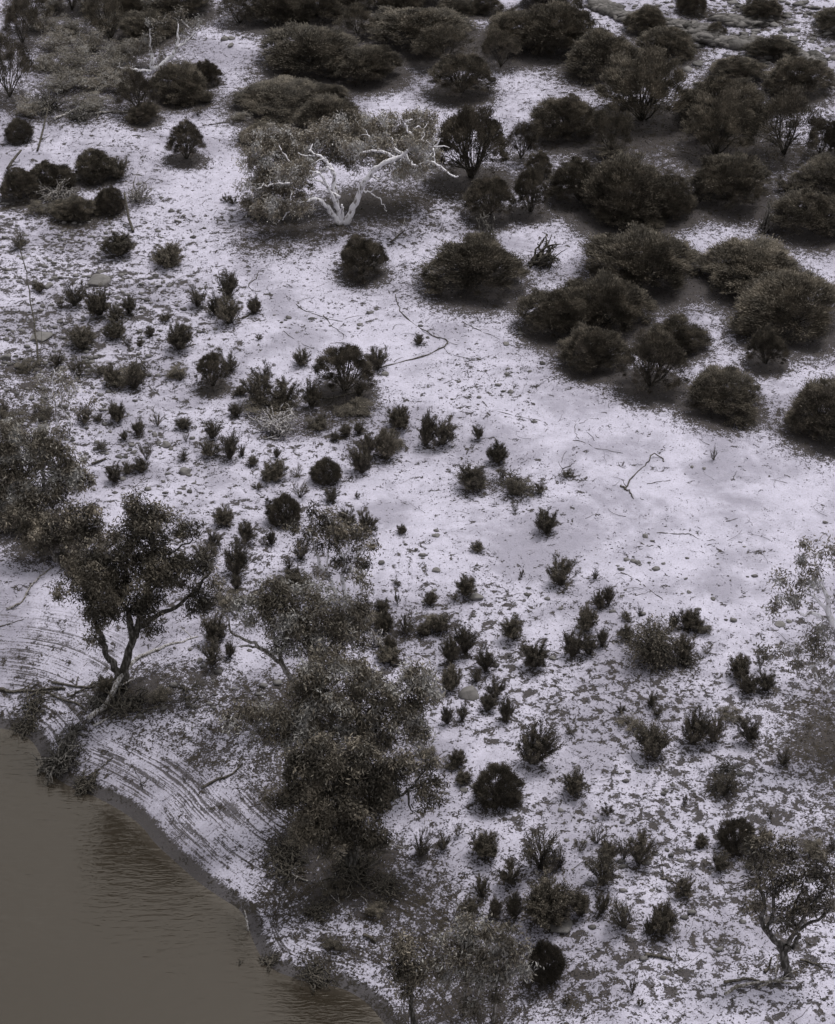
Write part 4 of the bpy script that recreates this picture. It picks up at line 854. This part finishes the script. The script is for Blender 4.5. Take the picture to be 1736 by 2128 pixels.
# ------------------------------------------------------------------ rocks
def rock_mesh(rg, flat=.55, sub=2, rough=.22):
    import bmesh
    bm = bmesh.new(); bmesh.ops.create_icosphere(bm, subdivisions=sub, radius=1)
    V = np.array([v.co[:] for v in bm.verts]); F = np.array([[v.index for v in f.verts] for f in bm.faces]); bm.free()
    ph = rg.random((6, 3))*6; k = rg.normal(size=(6, 3))*1.6
    d = sum(np.sin(V@k[i]+ph[i, 0]) for i in range(6))/6
    V = V*(1+rough*d[:, None]*1.6)
    # chop with a few planes for angular faces
    for _ in range(7):
        n = nrm(rg.normal(size=3)); h = .50+.30*rg.random(); t = V@n
        V = V-np.where(t > h, t-h, 0)[:, None]*n
    V[:, 2] *= flat
    return V, F
rg = np.random.default_rng(55)
ROCKS = [('pointed grey boulder standing among shrubs at lower middle', 978, 1446, 42, 1.05), ('big flat stone lying on the upper cobbles', 202, 587, 52, .4), ('rounded grey stone above the pair of tiny shrubs, mid left', 345, 925, 24, .6),
 ('pale rounded stone above the dark cobbles patch, mid left', 385, 982, 26, .7), ('white stone beside the tall narrow double shrub', 415, 1374, 16, .7), ('flat grey rock at foot of the shrub below the rock line', 988, 1243, 34, .35),
 ('dark oblong rock alone on open sand', 1342, 1116, 15, .6), ('left dark rock of the group on the upper path', 468, 82, 18, .6), ('right dark rock of the group on the upper path', 481, 80, 16, .6), ('lower dark rock of the group on the upper path', 480, 96, 15, .7),
 ('smallest dark rock right of the group on the upper path', 506, 78, 9, .7), ('flat light rock under the biggest leafy shrub', 1163, 1925, 54, .3), ('dark rock in the left edge cobbles', 14, 744, 26, .7), ('flat brown rock near the black sapling', 85, 700, 50, .3),
 ('dark stone by the pointed tuft row', 965, 1640, 16, .5), ('grey rock in rocky line left of open sand', 905, 1185, 20, .5), ('dark pair-stone left on open sand', 1439, 971, 9, .8), ('dark pair-stone right on open sand', 1464, 974, 9, .6),
 ('small rock left of hooked stick end', 800, 778, 18, .5), ('grey stone under the straight thin stick', 1052, 716, 14, .6), ('small pale stone pair on open right sand', 1432, 1231, 11, .6), ('flat reddish rock at right, beside the dark gum litter', 1838, 1240, 10, .5),
 ('dark flat stone above the bend shrubs', 907, 1113, 18, .4), ('round stone left of small black shrub, lower middle', 985, 1634, 14, .5), ('dark rock by stick far right of path shrubs', 1715, 1086, 12, .7), ('long rock left of the right-edge gum crown', 1640, 1292, 14, .5),
 ('grey rock half buried right of the shrub below right tufts', 1150, 1368, 16, .5), ('rock on sand by gum foliage at right', 1622, 1298, 24, .25), ('angular rock left among the upper cobbles', 100, 595, 20, .5), ('dark rock among the upper left cobbles', 210, 565, 18, .6)]
for (lb, u, v, wd, fl) in ROCKS:
    if u > PW: continue
    x, y, z = ground_pt(u, v); s = mpp(y, z)
    V, F = rock_mesh(rg, fl, 3)
    if 'pointed' in lb: V[:, :2] *= (1.12-.55*np.clip(V[:, 2:3]/1.0+.1, 0, 1))
    me = mesh('rock', V*wd*s/2*1.05, F, M['rock'])
    o = obj('rock', me, None, (x, y, z+.1*wd*s*fl)); o.rotation_euler[2] = random.random()*6 if 'pointed' not in lb else 0
    tag(o, lb, 'rock')

# scatters that nobody could count
def zone(u, v, blobs):
    r = np.zeros_like(u)
    for (a, b, ra, rb, val) in blobs:
        d = ((u-a)/ra)**2+((v-b)/rb)**2
        r = np.maximum(r, val*np.exp(-d**1.5*.7))
    return r
STONEZ = [(60, 560, 240, 130, 1), (60, 760, 200, 130, 1.1), (230, 620, 200, 120, .7), (300, 1020, 130, 80, .8), (230, 950, 150, 90, .7), (1600, 40, 220, 110, 1.1), (1700, 150, 120, 90, 1), (1010, 820, 90, 60, .4), (900, 1180, 80, 50, .45), (690, 650, 120, 40, .3),
          (1180, 1300, 300, 60, .25), (1500, 1800, 250, 200, .2), (1330, 1170, 130, 30, .25), (430, 1420, 160, 60, .35), (1130, 680, 60, 40, .3), (100, 850, 90, 70, .8), (1400, 1250, 200, 50, .12), (180, 470, 200, 40, .6)]
def scatter_pts(n, blobs, gain=1.0, rgs=None, clump=True):
    """random ground points in the pictured area, kept with the zone's probability"""
    y = rgs.uniform(50, 146, n); x = rgs.uniform(-1, 1, n)*(.215*y+5)
    u, v = project(x, y, 0); p = zone(u, v, blobs)*gain
    if clump: p = p*np.clip((fbm(x*.8, y*.8, 77)-.30)*3, 0, 1.6)
    d, al = shore(x, y)
    k = (rgs.random(n) < p) & (d > .25)
    return x[k], y[k]
rg = np.random.default_rng(66)
sx_, sy_ = scatter_pts(130000, STONEZ, .45, rg)
sz_ = height(sx_, sy_)
protoR = [rock_mesh(rg, .45+.2*rg.random(), 1) for _ in range(12)]
VV = []; FF = []; nn = 0
for i in range(len(sx_)):
    V, F = protoR[i % 12]; a = rg.random()*6.28; sc = .05+.13*rg.random()**3
    if sy_[i] > 112 and sx_[i] > 10: sc = .07+.30*rg.random()**3
    c, s_ = cos(a), sin(a); fl_ = .55 if sc > .2 else 1
    Q = np.stack([(V[:, 0]*c-V[:, 1]*s_)*1.25, V[:, 0]*s_+V[:, 1]*c, V[:, 2]*fl_+V[:, 0]*.25*sin(i)], 1)*sc+np.array([sx_[i], sy_[i], sz_[i]+sc*.12])
    VV.append(Q); FF.append(F+nn); nn += len(V)
print('stones', len(sx_))
tag(obj('gravel', mesh('gravel', np.concatenate(VV), np.concatenate(FF), M['pebble'])), 'small dark cobbles and gravel scattered over the sand', 'gravel', None, 'stuff')
FLECKZ = [(1640, 1900, 200, 300, .8), (60, 480, 160, 120, .7), (380, 640, 200, 120, .6), (560, 1050, 160, 120, .5), (1650, 300, 160, 200, .6), (1620, 1480, 120, 120, .8), (400, 60, 80, 60, .3), (150, 620, 330, 260, .8), (60, 800, 180, 160, .9), (330, 900, 260, 200, .5), (480, 1180, 260, 180, .6), (900, 1350, 260, 170, .72), (1250, 1450, 420, 150, .75), (1500, 1700, 330, 260, .78), (1100, 1750, 280, 200, .6), (1350, 2020, 400, 150, .78),
          (720, 900, 260, 90, .65), (620, 480, 260, 90, .65), (850, 560, 90, 60, .4), (1040, 1010, 160, 60, .6), (180, 260, 320, 120, .45), (1550, 60, 300, 100, .8), (880, 430, 120, 90, .8), (120, 1450, 230, 60, .55), (560, 1500, 260, 120, .8), (700, 1900, 320, 130, .75),
          (1600, 2080, 220, 80, .7), (250, 1150, 220, 120, .4), (880, 1180, 170, 70, .4), (1700, 1500, 150, 250, .8), (1000, 800, 120, 80, .45), (1450, 1150, 200, 40, .2), (80, 1250, 120, 60, .25), (1210, 1250, 160, 60, .4), (900, 620, 300, 120, .2),
          (1400, 300, 420, 180, .6), (760, 640, 200, 60, .35)]
lx, ly = scatter_pts(330000, FLECKZ, .55, rg)
for (bx_, by_, br_, bs_) in LITTER:
    m = int(min(600, 60*br_*br_*bs_)); q = rg.normal(size=(m, 2))*br_*.62; lx = np.append(lx, bx_+q[:, 0]); ly = np.append(ly, by_+q[:, 1])
k = shore(lx, ly)[0] > .2; lx = lx[k]; ly = ly[k]
lz = height(lx, ly)+.01; n = len(lx); print('litter', n)
D_ = nrm(np.stack([rg.normal(size=n), rg.normal(size=n), np.abs(rg.normal(size=n))*.35], 1))
V, F = leaves(np.stack([lx, ly, lz], 1), D_, .10, .034, rg)
tag(obj('leaf_litter', mesh('leaf_litter', V, F, M['litter'])), 'dark fallen leaves and twigs strewn over the sand', 'leaf litter', None, 'stuff')

# fine bare twigs, too many to count
rg = np.random.default_rng(91); tb = Tubes(3)
y_ = rg.uniform(52, 140, 2600); x_ = rg.uniform(-1, 1, 2600)*(.2*y_+2); u_, v_ = project(x_, y_, 0)
pk = .16+.5*zone(u_, v_, FLECKZ)+.25*zone(u_, v_, [(1300, 1000, 350, 160, 1), (900, 700, 250, 120, 1)])
for x, y in [(a, b) for a, b, p in zip(x_, y_, pk) if rg.random() < p]:
    if shore(x, y)[0][0] < .3: continue
    L0 = .25+1.1*rg.random()**2; a = rg.random()*pi; n = 6; t = np.linspace(-.5, .5, n); bn = rg.normal()*.18*L0
    px_ = x+cos(a)*t*L0-sin(a)*bn*(1-4*t*t)+rg.normal(size=n)*.02; py_ = y+sin(a)*t*L0+cos(a)*bn*(1-4*t*t)+rg.normal(size=n)*.02
    r1 = .006+.012*rg.random()**2
    tb.add(np.stack([px_, py_, height(px_, py_)+.02+.03*rg.random()*(1-4*t*t)], 1), np.linspace(r1, r1*.4, n))
tag(obj('twig_litter', tb.mesh('twig_litter', M['dark_wood'])), 'thin bare twigs strewn over the sand', 'twigs', None, 'stuff')

# rock ledges across the far right corner
def ledge(label, pts, th, seed):
    rg = np.random.default_rng(seed); W3 = np.array([ground_pt(*p) for p in pts]); o0 = W3.mean(0); V = []; n = len(pts)
    P, _ = smooth_line(W3-o0, np.ones(n), 8); FF = []; nn = 0
    for i, p in enumerate(P):
        for q in range(3):
            Vr, Fr = rock_mesh(rg, 1, 1, .1); a = rg.normal()*.3; sx_, sy_, sz_ = .35+.5*rg.random(), .25+.3*rg.random(), th*(.25+.4*rg.random())
            Vr = Vr*np.array([sx_, sy_, sz_]); Vr[:, 2] += Vr[:, 1]*rg.normal()*.2
            Vr = np.stack([Vr[:, 0]*cos(a)-Vr[:, 1]*sin(a), Vr[:, 0]*sin(a)+Vr[:, 1]*cos(a), Vr[:, 2]], 1)+p+np.array([rg.normal()*.2, rg.normal()*.28, sz_*.5])
            V.append(Vr); FF.append(Fr+nn); nn += len(Vr)
    o = obj('rock_ledge', mesh('rock_ledge', np.concatenate(V), np.concatenate(FF), M['ledge']), None, tuple(o0)); tag(o, label, 'rock ledge', 'broken rock ledges in the far right corner')
ledge('longest dark undercut rock ledge below the far right rubble', [(1436, 78), (1470, 82), (1500, 90), (1540, 95), (1575, 92)], .5, 1)
ledge('upper left rock ledge running behind the first small dome', [(1235, 8), (1262, 20), (1290, 30), (1318, 42), (1335, 50)], .38, 2)
ledge('middle rock ledge above the longest undercut one', [(1378, 50), (1410, 55), (1450, 58), (1480, 66)], .3, 3)
ledge('topmost short rock ledge near top right', [(1500, 40), (1540, 48), (1570, 45)], .35, 4)
ledge('short right-hand rock ledge beside the far right dome', [(1640, 118), (1670, 122), (1700, 132)], .4, 5)
rg = np.random.default_rng(88)

# ------------------------------------------------------------------ ground sheet and river
LZ = [(640, 1880, 150, 60, .46), (900, 2090, 140, 50, .5), (720, 1990, 120, 30, .42), (350, 1530, 120, 40, .36), (480, 1560, 120, 70, .46), (300, 1450, 120, 50, .45), (640, 1560, 160, 110, .52), (60, 1120, 110, 60, .5), (470, 1290, 60, 50, .35), (850, 1980, 130, 60, .5), (690, 1960, 80, 30, .35), (1150, 2090, 130, 50, .4), (640, 470, 150, 42, .62), (560, 505, 90, 34, .50), (850, 400, 80, 60, .42), (760, 430, 110, 50, .62), (180, 110, 230, 110, .50), (160, 225, 200, 40, .45), (560, 1450, 190, 60, .42), (420, 1425, 110, 45, .42), (780, 1860, 210, 70, .50), (900, 1920, 130, 60, .48),
      (560, 1570, 110, 70, .42), (1740, 1530, 120, 110, .62), (1730, 1680, 70, 150, .45), (960, 2020, 230, 90, .50), (40, 810, 90, 80, .42), (1380, 340, 330, 120, .50), (950, 100, 330, 50, .55), (700, 1310, 150, 60, .42), (700, 1760, 170, 60, .5),
      (1300, 140, 200, 70, .42), (1560, 330, 130, 90, .5), (620, 870, 140, 40, .42), (1450, 200, 100, 60, .4), (650, 60, 200, 30, .5), (200, 30, 260, 50, .5), (1480, 1630, 60, 30, .35)]
def axis(lo, hi, step, far, k=1.22):
    a = list(np.arange(lo, hi+1e-6, step)); s = step
    while a[-1] < far: s *= k; a.append(a[-1]+s)
    s = step; b = []
    x = lo
    while x > -far: s *= k; x -= s; b.append(x)
    return np.array(b[::-1]+a)
ax = axis(-33, 33, .17, 3000); ay = axis(46, 148, .17, 4000)
X, Y = np.meshgrid(ax, ay); xs, ys = X.ravel(), Y.ravel()
zs = height(xs, ys); d_, al_ = shore(xs, ys)
zs = zs+(fbm(xs*1.7, ys*1.7, 31, 3)-.5)*.07*np.clip(d_, 0, 1)
nx, ny = len(ax), len(ay)
ii = (np.arange(ny-1)[:, None]*nx+np.arange(nx-1)[None]).ravel()
me = mesh('ground', np.stack([xs, ys, zs], 1), np.stack([ii, ii+1, ii+nx+1, ii+nx], 1), ground_material(), True)
U_, V_ = project(xs, ys, zs)
inn = (np.abs(xs) < 60) & (ys > 30) & (ys < 190)
lit = np.zeros(len(xs)); lit[inn] = zone(U_[inn], V_[inn], LZ)*1.12
for (bx_, by_, br_, bs_) in LITTER:
    m = (np.abs(xs-bx_) < br_*2) & (np.abs(ys-by_) < br_*2)
    dd = np.hypot(xs[m]-bx_, ys[m]-by_)/br_
    q_ = bs_*.85/(1+np.exp((dd-.9)*4.5)); lit[m] = np.maximum(lit[m], q_)+np.minimum(lit[m], q_)*.35
fl = np.full(len(xs), .3); fl[inn] = zone(U_[inn], V_[inn], FLECKZ)+.02
for nm, arr in (('litter', lit), ('fleck', fl), ('stone', fl*0), ('shore', np.clip(d_, -50, 100)), ('along', al_), ('wet', np.clip(1.15-d_/.75, 0, 1))):
    a = me.attributes.new(nm, 'FLOAT', 'POINT'); a.data.foreach_set('value', arr.astype(np.float32))
tag(obj('ground', me), None, None, None, 'structure')
wx = np.concatenate([[-900, -300, -100, -60], np.arange(-32, 14, .25), [20, 40, 100]]); wy = np.concatenate([[-900, -300, -60, 0, 20, 35], np.arange(45, 84, .25), [95, 120, 160]])
X, Y = np.meshgrid(wx, wy); xs, ys = X.ravel(), Y.ravel(); nx, ny = len(wx), len(wy)
ii = (np.arange(ny-1)[:, None]*nx+np.arange(nx-1)[None]).ravel()
me = mesh('water', np.stack([xs, ys, xs*0+ZW], 1), np.stack([ii, ii+1, ii+nx+1, ii+nx], 1), water_material(), True)
d_, al_ = shore(xs, ys)
a = me.attributes.new('shore', 'FLOAT', 'POINT'); a.data.foreach_set('value', d_.astype(np.float32))
tag(obj('water', me), None, None, None, 'structure')
